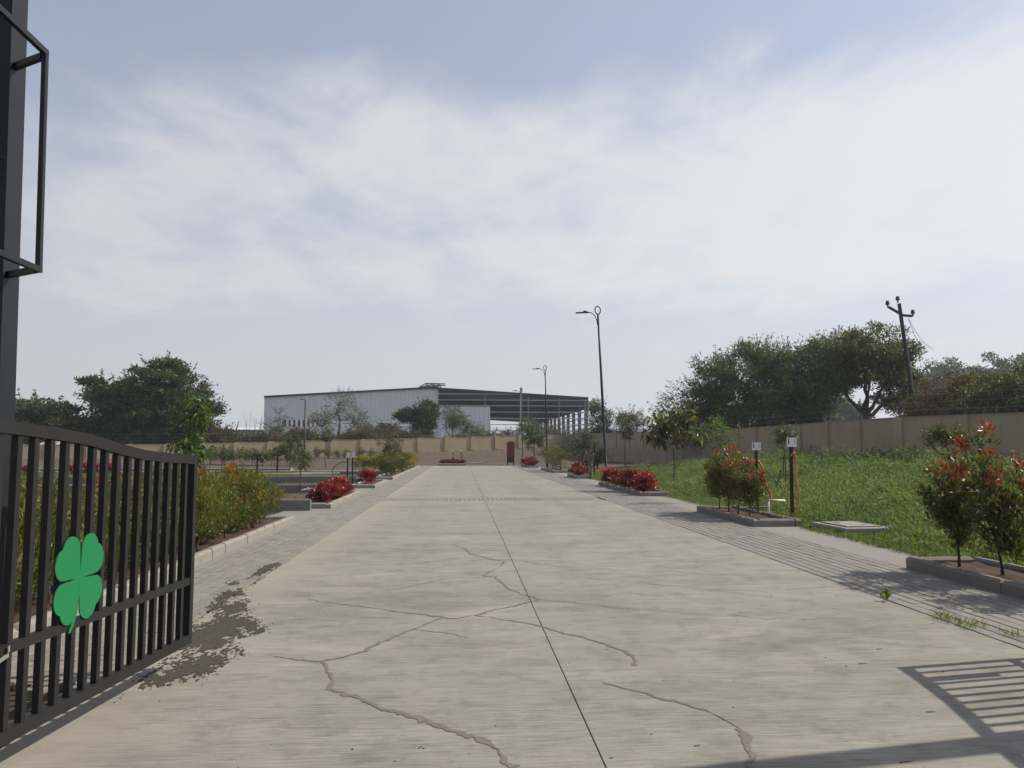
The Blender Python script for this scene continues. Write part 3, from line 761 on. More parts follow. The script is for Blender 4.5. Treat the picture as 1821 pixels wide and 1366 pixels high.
    for z in (12.75, 11.5, 10.3, 9.0, 7.7, 6.4, 5.1, 3.6):
        e = xr if z < ze else xm + (xr - xm) * (zr - z) / (zr - ze)
        x0 = -4.8 if z > 10.25 else 6.05
        MB().box(X(x0), X(e) - 0.2, -0.18, -0.04, z, z + 0.16).build('girt', M_GIRT, root)
    for z in (10.6, 9.3, 8.0, 6.7, 5.4):
        MB().box(X(xr) + 0.02, X(xr) + 0.14, 0.2, 126.0, z, z + 0.18).build('girt', M_GIRT, root)
    MB().box(X(xr) - 0.06, X(xr) + 0.01, 0.2, 127.0, 9.9, ze - 0.02).build('eave_sheet', M_STEELD, root)
    MB().box(X(xr) - 0.1, X(xr) - 0.02, 0.2, 127.0, -0.3, 4.2).build('dwarf_wall', M_STEEL, root)
    MB().box(X(-4.95), X(-4.75), -0.3, -0.16, -0.3, ztop(-4.9)).build('corner_trim', M_GIRT, root)
    # skeleton of the ridge ventilator
    for s in (0, 4.0):
        t = MB()
        for a, b in (((-9.0, 14.0), (-7.4, 15.0)), ((-7.4, 15.0), (-3.4, 14.9)), ((-8.6, 14.3), (-4.6, 14.3)), ((-7.4, 15.0), (-6.8, 14.3)), ((-6.8, 14.3), (-6.0, 15.0)), ((-6.0, 15.0), (-5.4, 14.3)), ((-5.4, 14.3), (-4.6, 15.0)), ((-4.6, 15.0), (-4.2, 13.9))):
            t.obox((X(a[0]), s, a[1]), (X(b[0]), s, b[1]), 0.2, 0.24, (0, 1, 0))
        t.build('ridge_truss', M_STEELD, root)
    return root
warehouse()
sh = thing('low_shed', (-70, 225, 0), 'long low cream shed with pale roof left of the warehouse', 'shed')
MB().box(-40, 18, 0, 20, -0.5, 6.3).build('wall', M_CREAM, sh)
MB().add([(-41, -1, 6.9), (19, -1, 6.9), (19, 10, 7.7), (-41, 10, 7.7), (-41, -1, 6.7), (19, -1, 6.7), (19, 21, 6.8), (-41, 21, 6.8)], [(0, 1, 2, 3), (4, 7, 6, 5), (0, 4, 5, 1), (3, 2, 6, 7), (1, 5, 6, 2), (0, 3, 7, 4)]).build('roof', M_SHEET, sh)
MB().box(-41, 19, -0.9, -0.2, 6.2, 6.69).build('gutter', M_STEEL, sh)
sh = thing('low_shed', (62, 235, 0), 'distant grey shed roof seen right of the warehouse', 'shed')
MB().box(-24, 14, 0, 20, -0.5, 6.4).build('wall', M_CREAM, sh)
MB().box(-25, 15, -1, 21, 6.45, 7.6).build('roof', M_SHEET, sh)

# ------------------------------------------------------------------ gate leaves, posts, sign frame
GE = gp(335, 1143, 0.17); GN = gp(0, 1325, 0.17)
def gate_top(t):
    k = np.interp(t, [0, .1, .40, .78, 1.10, 1.39, 1.64, 1.87, 2.07, 2.6, 3.4], [1.55, 1.552, 1.563, 1.589, 1.634, 1.682, 1.706, 1.724, 1.737, 1.755, 1.77]); return float(k)
def make_gate(end, hinge_dir, label, side, emblem, latch):
    """leaf along local +X from its free end; side = +1 when the road lies on local -Y"""
    d = Vector((hinge_dir[0], hinge_dir[1], 0)).normalized(); ang = math.atan2(d.y, d.x)
    root = thing('gate_leaf', (end[0], end[1], 0), label, 'gate', None, (0, 0, ang))
    LN = 3.3; z0 = 0.17; b = 0.036
    def rail(name, zf, h, w=0.05, a=0.0, e=LN, seg=26):
        mb = MB(); ts = np.linspace(a, e, seg + 1); v = []
        for t in ts:
            z = zf(t)
            v += [(t, -w / 2, z - h), (t, w / 2, z - h), (t, w / 2, z), (t, -w / 2, z)]
        f = [(4 * i + j, 4 * i + (j + 1) % 4, 4 * i + 4 + (j + 1) % 4, 4 * i + 4 + j) for i in range(seg) for j in range(4)]
        f += [(3, 2, 1, 0), tuple(4 * seg + j for j in range(4))]
        mb.add(v, f); return mb.build(name, M_GATE, root)
    rail('top_rail', gate_top, 0.065)
    rail('mid_rail', lambda t: 0.65, 0.05, 0.044, 0.05)
    rail('bottom_rail', lambda t: z0 + 0.065, 0.065, 0.05)
    MB().box(0.0, 0.05, -0.0255, 0.0255, z0 + 0.067, gate_top(0) - 0.067).build('end_post', M_GATE, root)
    t = 0.158
    while t < LN - 0.12:
        zt = gate_top(t) - 0.066
        MB().box(t - b / 2, t + b / 2, -b / 2, b / 2, z0 + 0.066, zt).build('bar', M_GATE, root); t += 0.1285
    MB().box(LN - 0.06, LN, -0.03, 0.03, z0 - 0.1, gate_top(LN) + 0.05).build('hinge_post', M_GATE, root)
    if latch:
        MB().box(0.30, 0.36, -0.024, 0.024, 0.95, 1.50).build('latch_plate', M_GATE, root)
    if emblem:
        R_ = 0.258; cxx, czz = 1.43, 0.875; pts = []
        for i in range(240):
            a = 2 * math.pi * i / 240; ph = ((math.degrees(a) + 360) % 90) - 45
            r_ = 0.17 * R_
            for off in (-14, 14):        # each leaf is two overlapping round lobes
                dl = math.radians(ph - off); q = 0.30 ** 2 - (0.62 * math.sin(dl)) ** 2
                if q > 0: r_ = max(r_, R_ * 1.09 * (0.62 * math.cos(dl) + math.sqrt(q)))
            pts.append((cxx + r_ * math.cos(a) * 0.96, czz + r_ * math.sin(a) * 1.02))
        yo = 0.026 * -side; y1 = yo - 0.006 * side; n = len(pts)
        mb = MB(); c0 = [(cxx, yo, czz), (cxx, y1, czz)]
        mb.add([(x, yo, z) for x, z in pts] + [(x, y1, z) for x, z in pts] + c0,
               [(2 * n, i, (i + 1) % n) for i in range(n)] + [(2 * n + 1, n + (i + 1) % n, n + i) for i in range(n)] + [(i, n + i, n + (i + 1) % n, (i + 1) % n) for i in range(n)])
        em = mb.build('clover_emblem', M_GREEN, root); em['label'] = 'green four-leaf clover emblem'
        st = MB(); path = [(cxx + 0.012 * 0, czz), (cxx + 0.004, czz - 0.08), (cxx + 0.016, czz - 0.16), (cxx + 0.045, czz - 0.235), (cxx + 0.075, czz - 0.285)]
        ws = [0.014, 0.013, 0.017, 0.026, 0.022]; L_, R2 = [], []
        for (x, z), w in zip(path, ws): L_.append((x - w / 2 * 1.0, z)); R2.append((x + w / 2, z))
        m = len(path); y2 = y1 - 0.001 * side; y3 = y2 + 0.005 * side
        st.add([(x, y2, z) for x, z in L_ + R2] + [(x, y3, z) for x, z in L_ + R2],
               [(i, i + 1, m + i + 1, m + i) for i in range(m - 1)] + [(2 * m + i, 3 * m + i, 3 * m + i + 1, 2 * m + i + 1) for i in range(m - 1)] + [(i, 2 * m + i, 2 * m + i + 1, i + 1) for i in range(m - 1)] + [(m + i, m + i + 1, 3 * m + i + 1, 3 * m + i) for i in range(m - 1)] + [(0, m, 3 * m, 2 * m), (m - 1, 3 * m - 1, 4 * m - 1, 2 * m - 1)])
        st.build('stalk', M_GREEN, em)
    return root
d_ = GN - GE
gl = make_gate((GE.x, GE.y), (d_.x, d_.y), 'open black steel gate leaf with green clover emblem on the left', -1, True, False)
strap = MB().obox((1.98, 0.03, 0.60), (2.14, 0.034, 0.565), 0.004, 0.02).obox((1.98, 0.03, 0.612), (1.985, 0.032, 0.64), 0.004, 0.03).build('tie_strap', M_BAND, gl)
shp = gp(1600, 1187); Lg = 1.55 / math.tan(SUN_EL)
GR = (shp.x + sun_h[0] * Lg, shp.y + sun_h[1] * Lg)
make_gate(GR, (-0.13, -1.0), 'second open black gate leaf standing just outside the right edge', 1, False, True)
def gate_post(x0, x1, y0, y1, label):
    p = thing('gate_post', ((x0 + x1) / 2, (y0 + y1) / 2, 0), label, 'gate post', 'tall posts at the gate')
    w, d = (x1 - x0) / 2, (y1 - y0) / 2
    MB().box(-w, w, -d, d, -0.1, 5.6).build('shaft', M_POST, p)
    MB().box(-w - 0.02, w + 0.02, -d - 0.02, d + 0.02, 5.602, 5.66).build('cap_plate', M_POST, p)
    MB().box(-w - 0.08, w + 0.08, -d - 0.08, d + 0.08, -0.02, 0.02).build('base_plate', M_POST, p)
    return p
gp_l = gate_post(-2.93, -2.557, 4.5, 4.66, 'tall dark grey steel post behind the left gate leaf'); gp_l.rotation_euler = (0, -0.0206, 0)
gate_post(5.35, 5.72, 4.50, 4.66, 'tall dark post just outside the right edge, seen by its shadow')
fr = thing('sign_frame', (-2.374, 4.42, 2.60), 'empty dark metal sign frame bracketed to the tall left post', 'sign frame', None, (0, -0.0206, 0))
for a, b in (((0, 0, 0), (0, 0, 1.27)), ((0, -1.3, 0), (0, -1.3, 1.27))): MB().obox(a, b, 0.026, 0.03, (0, 1, 0)).build('upright', M_POST, fr)
for z in (0.0, 1.27): MB().obox((0, 0.015, z), (0, -1.315, z), 0.028, 0.032).build('rail', M_POST, fr)
for z in (0.0, 1.245): MB().obox((-0.015, 0.0, z), (-0.243, 0.13, z), 0.03, 0.035).build('bracket', M_BLACK, fr)
cb = thing('loose_cable', (-2.70, 4.46, 3.22), 'short loose cable end sticking out of the tall left post', 'cable')
MB().tube([(-0.03, 0.04, 0), (0.0, -0.03, -0.01), (0.05, -0.06, 0.0), (0.10, -0.05, 0.02)], 0.006, 6).build('strand', M_BLACK, cb)
MB().tube([(0.0, -0.03, -0.01), (0.012, -0.04, 0.05)], 0.005, 6).build('strand', M_BLACK, cb)

# ------------------------------------------------------------------ planters with kerb stones
def planter(x0, x1, y0, y1, label, mat, h=0.15, t=0.13, stone=0.62, seed=0, open_sides=()):
    root = thing('planter', (x0, y0, 0), label, 'planter', 'kerbed planters along the road')
    r = random.Random(seed); W_, D_ = x1 - x0, y1 - y0
    def run(n, fn):
        for i in range(n):
            o = fn(i, n); o.location = (r.gauss(0, 0.004), r.gauss(0, 0.004), r.gauss(0, 0.004))
    def st(ax, bx, ay, by): return MB().bevbox(ax + .004, bx - .004, ay + .004, by - .004, -0.02, h, 0.032).build('kerb_stone', mat, root)
    n = max(1, round(D_ / stone))
    for xa, xb in ((0, t), (W_ - t, W_)):
        run(n, lambda i, n: st(xa, xb, D_ * i / n, D_ * (i + 1) / n))
    for ya, yb in ((0, t), (D_ - t, D_)):
        m = max(1, round((W_ - 2 * t) / 0.8)); run(m, lambda i, m: st(t + (W_ - 2 * t) * i / m, t + (W_ - 2 * t) * (i + 1) / m, ya, yb))
    # lumpy soil
    gx, gy = 8, max(4, int(D_ / 0.25)); mb = MB(); v = []
    for j in range(gy + 1):
        for i in range(gx + 1):
            v.append((t + (W_ - 2 * t) * i / gx, t + (D_ - 2 * t) * j / gy, h * 0.55 + r.uniform(-0.018, 0.022)))
    mb.add(v, [(j * (gx + 1) + i, j * (gx + 1) + i + 1, (j + 1) * (gx + 1) + i + 1, (j + 1) * (gx + 1) + i) for j in range(gy) for i in range(gx)])
    mb.build('soil', M_SOIL, root)
    return root
planter(-4.60, -3.58, 3.0, 17.1, 'long pale-kerbed planter of hedge shrubs beside the left gate', M_KERB, seed=1)
planter(-4.45, -3.44, 20.9, 26.9, 'left planter full of red-leaved plants with pale kerb', M_KERB, seed=2)
planter(-4.42, -3.42, 31.3, 36.6, 'short left planter holding one round red bush', M_KERB, seed=3)
planter(-4.45, -3.45, 39.7, 65.0, 'farthest left planter with mixed green and orange shrubs', M_KERB, seed=4)
planter(5.95, 6.97, 4.6, 10.1, 'near right planter with dark kerb and red-tipped shrubs', M_KERBD, seed=5)
planter(5.95, 6.97, 15.5, 19.3, 'right planter with dark kerb and orange-tipped shrubs', M_KERBD, seed=6)
planter(5.95, 6.97, 25.5, 33.3, 'long right planter of red-leaved plants below the first lamp post', M_KERBD, seed=7)
planter(5.95, 6.97, 40.4, 43.2, 'small right planter holding one red bush', M_KERBD, seed=8)
planter(5.95, 6.97, 50.0, 57.5, 'right planter with brownish shrubs at the second lamp post', M_KERBD, seed=9)
planter(5.4, 6.4, 63.5, 69.5, 'far right planter of red plants beside the dark red cabinet', M_KERBD, seed=10)
planter(-2.1, 0.5, 73.2, 74.6, 'small planter of red plants at the road end', M_KERB, seed=11)

# ------------------------------------------------------------------ lamp posts
def lamp_post(px_base, Y, x, lean, label, H=8.0):
    root = thing('lamp_post', (x, Y, 0), label, 'lamp post', 'lamp posts along the right side', (0, lean, 0))
    MB().tube([(0, 0, -0.1), (0, 0, 0.5), (0, 0, 0.52), (0, 0, H * 0.55), (0, 0, H - 0.36)], [0.085, 0.085, 0.068, 0.058, 0.046], 10).build('pole', M_BLACK, root, True)
    ring = [(0.125 * math.cos(a), 0, H - 0.19 + 0.175 * math.sin(a)) for a in np.linspace(0, 2 * math.pi, 25)]
    MB().tube(ring, 0.026, 8, False).build('ring', M_BLACK, root, True)
    arm = [(-0.045, 0, H - 0.86), (-0.07, 0, H - 0.62), (-0.15, 0, H - 0.42), (-0.30, 0, H - 0.30), (-0.46, 0, H - 0.27)]
    MB().tube(arm, 0.02, 8).build('arm', M_BLACK, root, True)
    hd = MB().box(-1.0, -0.42, -0.10, 0.10, H - 0.295, H - 0.255).box(-0.66, -0.52, -0.06, 0.06, H - 0.253, H - 0.20).build('lamp_head', M_BLACK, root)
    MB().box(-0.97, -0.68, -0.085, 0.085, H - 0.304, H - 0.297).build('lens', M_GLASSW, hd)
    return root
lamp_post(0, 34.0, 6.46, rad(-2.5), 'nearest tall black lamp post with ring top rising from red planter')
lamp_post(0, 59.0, 6.60, rad(-1.0), 'second black lamp post with ring top, middle of the right row')
lamp_post(0, 82.0, 6.55, rad(-1.0), 'farthest and smallest-looking black lamp post with ring top')
lp = gp(541, 832)
root = thing('lamp_post', (lp.x, lp.y, 0), 'plain slim black lamp post standing on the left beyond the cross path', 'lamp post', None, (0, rad(-0.4), 0))
MB().tube([(0, 0, -0.1), (0, 0, 0.4), (0, 0, 5.45)], [0.08, 0.075, 0.05], 9).build('pole', M_BLACK, root, True)
MB().tube([(0, 0, 5.42), (-0.04, 0, 5.55), (-0.16, 0, 5.60)], 0.035, 7).build('arm', M_BLACK, root, True)
MB().box(-0.42, -0.14, -0.08, 0.08, 5.57, 5.62).build('lamp_head', M_BLACK, root)

# ------------------------------------------------------------------ utility pole with insulators and a slack line
b_ = at(1628, 745, 50); t_ = at(1599, 540, 50); dv = (t_ - b_).normalized()
up_root = thing('utility_pole', (b_.x + (-4.0) * dv.x, 50, b_.z - 4.0 * dv.z), 'leaning dark utility pole with three insulators beyond the right wall', 'utility pole')
o_ = Vector(up_root.location); R0 = lambda p: tuple(Vector(p) - o_)
MB().tube([(0, 0, -0.5), R0(b_), R0(t_)], [0.17, 0.15, 0.12], 8).build('pole', M_BLACK, up_root)
ca = at(1606, 561, 50); cl_ = at(1580, 546, 50); cr_ = at(1622, 562, 50)
MB().obox(R0(ca), R0(cl_), 0.10, 0.16).build('cross_arm', M_STEELD, up_root); MB().obox(R0(ca), R0(cr_), 0.10, 0.16).build('cross_arm', M_STEELD, up_root)
for q in (at(1578.5, 544, 50), at(1596.5, 536, 50), at(1623.5, 560, 50)):
    MB().lathe([(0.05, -0.1), (0.05, 0.06), (0.13, 0.08), (0.15, 0.16), (0.10, 0.22), (0.13, 0.26), (0.09, 0.34), (0.03, 0.37)], 10, R0(q)).build('insulator', M_STEELD, up_root)
for e in ((1660, 622), (1652, 618)):
    q = at(*e, 52); a = at(1615, 566, 50); pts = []
    for i in range(9):
        k = i / 8; p = a.lerp(q, k); p.z -= math.sin(math.pi * k) * (0.35 if e[0] == 1660 else 0.75); pts.append(R0(p))
    MB().tube(pts, 0.015, 4).build('slack_wire', M_BLACK, up_root)

# ------------------------------------------------------------------ small site furniture
def board_post(x, y, h, bw, bh, label, grp, lean=0.0, frame=True, face_y=-1):
    root = thing('hose_post', (x, y, float(gz(x, y))), label, 'post', grp, (0, lean, 0))
    MB().box(-0.03, 0.03, -0.03, 0.03, -0.2, h).build('pole', M_BLACK, root)
    bd = MB().box(-bw / 2, bw / 2, -0.055, -0.038, h - 0.04, h - 0.04 + bh).build('board', M_WHITE, root)
    MB().box(-bw / 2 + 0.02, -bw / 2 + 0.05, -0.058, -0.0555, h + 0.01, h + bh * 0.7).build('printed_mark', M_INK, bd)
    for k in range(3): MB().box(bw * 0.18, bw * (0.34 + 0.04 * (k % 2)), -0.058, -0.0555, h + 0.02 + k * bh * 0.22, h + 0.035 + k * bh * 0.22).build('printed_mark', M_INK, bd)
    if frame:
        z0, z1 = h * 0.60, h * 0.84
        fm = MB()
        for a, b in (((-0.20, z0), (0.0, z0)), ((-0.20, z1), (0.0, z1)), ((-0.20, z0), (-0.20, z1))): fm.obox((a[0], -0.045, a[1]), (b[0], -0.045, b[1]), 0.014, 0.014, (0, 1, 0))
        fm.build('holder', M_BLACK, root)
    return root
p1 = gp(1347, 914); p2 = gp(1409, 926)
board_post(p1.x, p1.y, 1.62, 0.21, 0.19, 'black hose post with white board right behind the orange-tipped shrubs', 'hose posts with white boards')
board_post(p2.x, p2.y, 1.70, 0.22, 0.20, 'nearest black hose post with white board in the weeds', 'hose posts with white boards', rad(0.6))
def hose(name, pts, r, mat, label):
    root = thing(name, pts[0], label, 'hose'); o = Vector(pts[0])
    P_ = [Vector(p) - o for p in pts]; fine = []
    for i in range(len(P_) - 1):
        a = P_[max(0, i - 1)]; b = P_[i]; c = P_[i + 1]; d = P_[min(len(P_) - 1, i + 2)]
        for k in range(6):
            t = k / 6; fine.append(0.5 * ((2 * b) + (c - a) * t + (2 * a - 5 * b + 4 * c - d) * t * t + (3 * b - a - 3 * c + d) * t ** 3))
    fine.append(P_[-1]); MB().tube(fine, r, 7).build('hose_line', mat, root, True); return root
hose('hose', [(p1.x + .02, p1.y - .06, 1.30), (p1.x + .12, p1.y - .09, 1.12), (p1.x + .16, p1.y - .10, 0.8), (p1.x + .30, p1.y - .1, 0.45), (p1.x + .26, p1.y - .1, 0.2), (p1.x + .14, p1.y - .1, -0.02)], 0.026, M_HOSE, 'thick orange hose hanging from the post behind the shrubs')
hose('hose', [(p2.x - .02, p2.y - .06, 1.42), (p2.x + .07, p2.y - .07, 1.50), (p2.x + .085, p2.y - .07, 1.2), (p2.x + .09, p2.y - .07, 0.85), (p2.x + .13, p2.y - .08, 0.62), (p2.x + .10, p2.y - .08, 0.35), (p2.x + .05, p2.y - .07, 0.06)], 0.018, M_HOSE, 'orange-brown hose hanging down the nearest post')
for a, b, lb in (((p1.x + .04, p1.y - .05, 1.27), (p1.x + .62, p1.y - .05, 0.62), 'black sloping stick propped between the two hose posts, lower end right'), ((p2.x - .2, p2.y + .06, 1.10), (p1.x + .5, p1.y + .02, 0.66), 'black sloping stick from the nearest post holder down to the left')):
    st = thing('brace_stick', a, lb, 'stick'); MB().tube([(0, 0, 0), tuple(Vector(b) - Vector(a))], 0.012, 6).build('rod', M_BLACK, st)
for k, (px, py, lb) in enumerate(((617.5, 862, 'left one of the paired black posts behind the red planter'), (626.5, 860, 'right one of the paired black posts behind the red planter'))):
    q = gp(px, py); board_post(q.x, q.y, 1.26, 0.15, 0.22, lb, 'paired black posts on the left', 0, False)
q = gp(622, 862)
hose('hose', [(q.x - .1, q.y, 0.95), (q.x - .35, q.y, 0.98), (q.x - .72, q.y, 0.75), (q.x - .75, q.y, 0.45), (q.x - .62, q.y, 0.25)], 0.014, M_HOSEB, 'thin black hose looped left of the paired posts')
hose('hose', [(q.x + .12, q.y, 0.98), (q.x + .3, q.y, 0.95), (q.x + .42, q.y, 0.6), (q.x + .36, q.y, 0.25)], 0.014, M_HOSEB, 'thin black hose looped right of the paired posts')
for px, py, lb in ((457, 842, 'black T-shaped tap stand on the far left, left of two'), (493, 841, 'black T-shaped tap stand on the far left, right of two')):
    q = gp(px, py); root = thing('tap_stand', (q.x, q.y, 0), lb, 'tap stand', 'tap stands beyond the hedge')
    MB().box(-0.05, 0.05, -0.05, 0.05, -0.1, 1.10).build('pole', M_BLACK, root); MB().box(-0.24, 0.24, -0.12, 0.12, 1.101, 1.21).build('top_box', M_BLACK, root)
    MB().box(-0.20, 0.20, -0.10, 0.10, 0.88, 0.91).build('shelf', M_BLACK, root)
    hose('hose', [(q.x + .06, q.y - .06, 1.1), (q.x + .3, q.y - .06, 1.05), (q.x + .5, q.y - .06, 0.75), (q.x + .42, q.y - .06, 0.3), (q.x + .3, q.y - .06, 0.02)], 0.018, M_HOSEP, 'pale brown hose curving from the ' + ('left' if px < 470 else 'right') + ' T-shaped tap stand')
def pipe(x, y, pts, label):
    root = thing('water_pipe', (x, y, -0.03), label, 'pipe', 'white standpipes')
    for a, b in zip(pts, pts[1:]):
        MB().tube([a, b], 0.026, 8).build('pipe_length', M_PVC, root, True)
    for b in pts[1:-1]: MB().lathe([(0.034, -0.035), (0.036, -0.03), (0.036, 0.03), (0.034, 0.035)], 8, b).build('elbow', M_PVC, root)
    return root
q = gp(560, 893); pipe(q.x, q.y, [(0, 0, -0.1), (0, 0, 0.42), (-0.22, 0, 0.42), (-0.40, 0, 0.38)], 'white bent water pipe in front of the left red planter')
q = gp(646, 866); pipe(q.x, q.y, [(0, 0, -0.1), (0, 0, 0.40), (-0.28, 0, 0.40)], 'white bent water pipe between red planter and round red bush')
q = gp(650, 862); pipe(q.x, q.y, [(0, 0, -0.1), (0, 0, 0.36), (-0.16, 0, 0.36), (-0.42, 0, 0.30)], 'second white pipe just behind the round red bush, nearly touching the first')
q = gp(1354, 916); pipe(q.x - 0.02, q.y - .5, [(0, 0, -0.1), (0, 0, 0.42), (0.0, 0, 0.42), (0.40, 0, 0.40)], 'white tee water pipe beside the right planter')
# chamber cover in the grass
q = gp(1512, 946)
cc = thing('chamber_cover', (q.x, q.y, 0.05), 'square concrete chamber cover lying in the grass on the right', 'concrete cover', None, (0, 0, rad(4)))
MB().bevbox(-0.46, 0.46, -0.62, 0.62, -0.1, 0.085, 0.012).build('slab', M_KERB, cc)
MB().bevbox(-0.34, 0.34, -0.46, 0.46, 0.086, 0.11, 0.008).build('lid', M_KERB, cc)
for s in (-1, 1): MB().box(-0.06 + s * 0.15, 0.06 + s * 0.15, -0.2 * s - 0.02, -0.2 * s + 0.02, 0.1105, 0.116).build('lifting_slot', M_DIRT, cc)
q = gp(845, 825); cc = thing('chamber_cover', (q.x, q.y, 0.0), 'flat pale concrete cover by the road end', 'concrete cover')
MB().bevbox(-0.9, 0.9, -0.5, 0.5, -0.05, 0.14, 0.02).build('slab', M_KERB, cc)
# dark red cabinet
q = gp(910, 827)
bn = thing('feeder_cabinet', (q.x, 74.5, 0), 'tall dark red metal cabinet on black base at the road end', 'cabinet')
MB().box(-0.40, 0.32, -0.3, 0.3, 0.62, 2.12).build('body', M_BIN, bn)
MB().add([(-0.44, -0.34, 2.122), (0.36, -0.34, 2.122), (0.36, 0.34, 2.122), (-0.44, 0.34, 2.122), (-0.04, -0.34, 2.28), (-0.04, 0.34, 2.28)], [(0, 3, 2, 1), (0, 1, 4), (2, 3, 5), (1, 2, 5, 4), (3, 0, 4, 5)]).build('roof', M_BIN, bn)
MB().box(-0.38, 0.30, -0.28, 0.28, 0.2, 0.618).build('base', M_BLACK, bn)
for x in (-0.34, 0.26):
    for y in (-0.24, 0.24): MB().box(x - 0.04, x + 0.04, y - 0.04, y + 0.04, -0.05, 0.198).build('leg', M_BLACK, bn)
for x in (-0.16, 0.08): MB().box(x, x + 0.012, -0.306, -0.301, 0.68, 2.06).build('door_seam', M_BLACK, bn)
for x in (-0.2, 0.12): MB().tube([(x, 0, 2.2), (x, 0, 2.42)], 0.02, 6).build('lifting_eye', M_BLACK, bn)
for px, lb in ((806, 'left thin black stake in the red planter at road end'), (820, 'right thin black stake in the red planter at road end')):
    q = gp(px, 826); st = thing('stake', (q.x, 73.9, 0.05), lb, 'stake'); MB().tube([(0, 0, -0.05), (0, 0, 1.25)], 0.035, 6).build('rod', M_BLACK, st); MB().box(-0.1, 0.1, -0.05, -0.03, 1.2, 1.36).build('tag', M_WHITE, st)
# boulders in the plots
def stone(x, y, s, label):
    r = np.random.default_rng(int(x * 31 + y * 17) & 0xffff); mb = MB(); prof = [(0.35, -0.12), (0.5, 0.05), (0.42, 0.25), (0.2, 0.36)]
    mb.lathe(prof, 9); v = np.array(mb.v) * s * r.uniform(0.8, 1.2, (len(mb.v), 1)); mb.v = [tuple(q) for q in v]
    tag(link('stone', mb.mesh('stone', M_KERB), None, (x, y, float(gz(x, y)))), label, 'stone')
stone(-4.9, 11.2, 0.35, 'pale stone at the foot of the hedge, farther one'); stone(-4.75, 9.1, 0.4, 'pale stone at the foot of the hedge, nearer one')

# ------------------------------------------------------------------ loose dirt by the gate, twigs and pebbles on the concrete
def dirt():
    r = np.random.default_rng(5); c = 0.010; x = np.arange(-3.0, -0.95, c); y = np.arange(5.2, 11.3, c); X, Y = np.meshgrid(x, y)
    def vn(s, sd):
        q = np.random.default_rng(sd); g = q.random((90, 90)); xi = X / s + 20; yi = Y / (s * 2.2) + 10
        i = np.floor(xi).astype(int) % 89; j = np.floor(yi).astype(int) % 89; fx = sstep(xi - np.floor(xi)); fy = sstep(yi - np.floor(yi))
        return (g[j, i] * (1 - fx) + g[j, i + 1] * fx) * (1 - fy) + (g[j + 1, i] * (1 - fx) + g[j + 1, i + 1] * fx) * fy
    n = vn(0.45, 1) * 0.36 + vn(0.16, 2) * 0.28 + vn(0.05, 3) * 0.18 + vn(0.016, 4) * 0.22
    cen = np.interp(Y, [5.2, 6.2, 7.0, 7.9, 8.7, 9.6, 11.2], [-2.15, -1.95, -2.0, -2.15, -2.45, -2.62, -2.55])
    wid = np.interp(Y, [5.2, 5.6, 6.3, 7.4, 8.4, 9.6, 10.8, 11.2], [0.08, 0.30, 0.40, 0.38, 0.30, 0.24, 0.14, 0.03])
    keep = n > 0.455 + 0.27 * (np.abs(X - cen) / wid) ** 1.6
    J, I = np.nonzero(keep); a = np.stack([x[I], y[J]], 1); nq = len(a)
    hgt = 0.004 + 0.012 * np.clip(n - 0.45, 0, 1)[J, I] + 0.002
    off = np.array([(0, 0), (c, 0), (c, c), (0, c)])
    # shared corner heights keep the sheet continuous
    zn = 0.0035 + 0.010 * np.clip(vn(0.09, 9) * np.clip(n - 0.42, 0, 1), 0, 1)
    v = np.zeros((nq, 4, 3))
    for k, (ox, oy) in enumerate(off):
        jj = np.clip(J + (1 if oy else 0), 0, len(y) - 1); ii = np.clip(I + (1 if ox else 0), 0, len(x) - 1)
        v[:, k, 0] = x[ii]; v[:, k, 1] = y[jj]; v[:, k, 2] = zn[jj, ii]
    o = link('loose_dirt', np_mesh('loose_dirt', v.reshape(-1, 3), np.arange(nq * 4).reshape(-1, 4), M_DIRT)); tag(o, 'dark loose soil spilled on the concrete by the gate', 'dirt', kind='stuff')
    # clods and pebbles
    mb = MB(); sel = r.choice(nq, 700)
    for k in sel:
        s = r.uniform(0.0025, 0.008); px, py = a[k] + r.normal(size=2) * 0.06; b = [(px - s, py - s * .8, 0.002), (px + s, py - s, 0.002), (px + s * .9, py + s, 0.002), (px - s, py + s, 0.002), (px, py, s * 1.2)]
        mb.add(b, [(0, 1, 4), (1, 2, 4), (2, 3, 4), (3, 0, 4)])
    for k in range(260):
        px, py = r.uniform(-2.3, 4.4), 3.2 + 12 * r.random() ** 1.5; s = 0.0015 + 0.005 * r.random() ** 2.5
        b = [(px - s, py - s * .8, 0.0005), (px + s, py - s, 0.0005), (px + s * .9, py + s, 0.0005), (px - s, py + s, 0.0005), (px + r.normal() * s * .3, py, s * 1.3)]
        mb.add(b, [(0, 1, 4), (1, 2, 4), (2, 3, 4), (3, 0, 4)])
    tag(mb.build('pebbles', M_DIRT), 'scattered dark pebbles and clods over the concrete', 'pebbles', kind='stuff')
dirt()
for k, (px, py, a, ln) in enumerate(((1612, 1356, 0.1, 0.075), (1656, 1267, -0.05, 0.06), (1535, 1181, 0.05, 0.07), (1564, 1155, 0.0, 0.05), (748, 1330, 0.9, 0.03), (1240, 1327, 0.3, 0.04), (1088, 1349, 0.1, 0.02))):
    q = gp(px, py); o = MB().tube([(-ln / 2, 0, 0.003), (ln * .1, 0.003, 0.003), (ln / 2, 0, 0.004)], [0.0028, 0.0022, 0.001], 5).build('twig', M_BARKD)
    o.location = (q.x, q.y, 0); o.rotation_euler = (0, 0, a)
    tag(o, ['twig lying nearest the bottom right corner', 'short dark twig left of the gate shadow', 'thin twig on the concrete above the gate shadow corner', 'thin twig left of the planter shade',
            'tiny upright litter scrap near the bottom centre', 'pale litter sliver right of the centre joint', 'dark seed pod beside the centre joint'][k], 'twig')

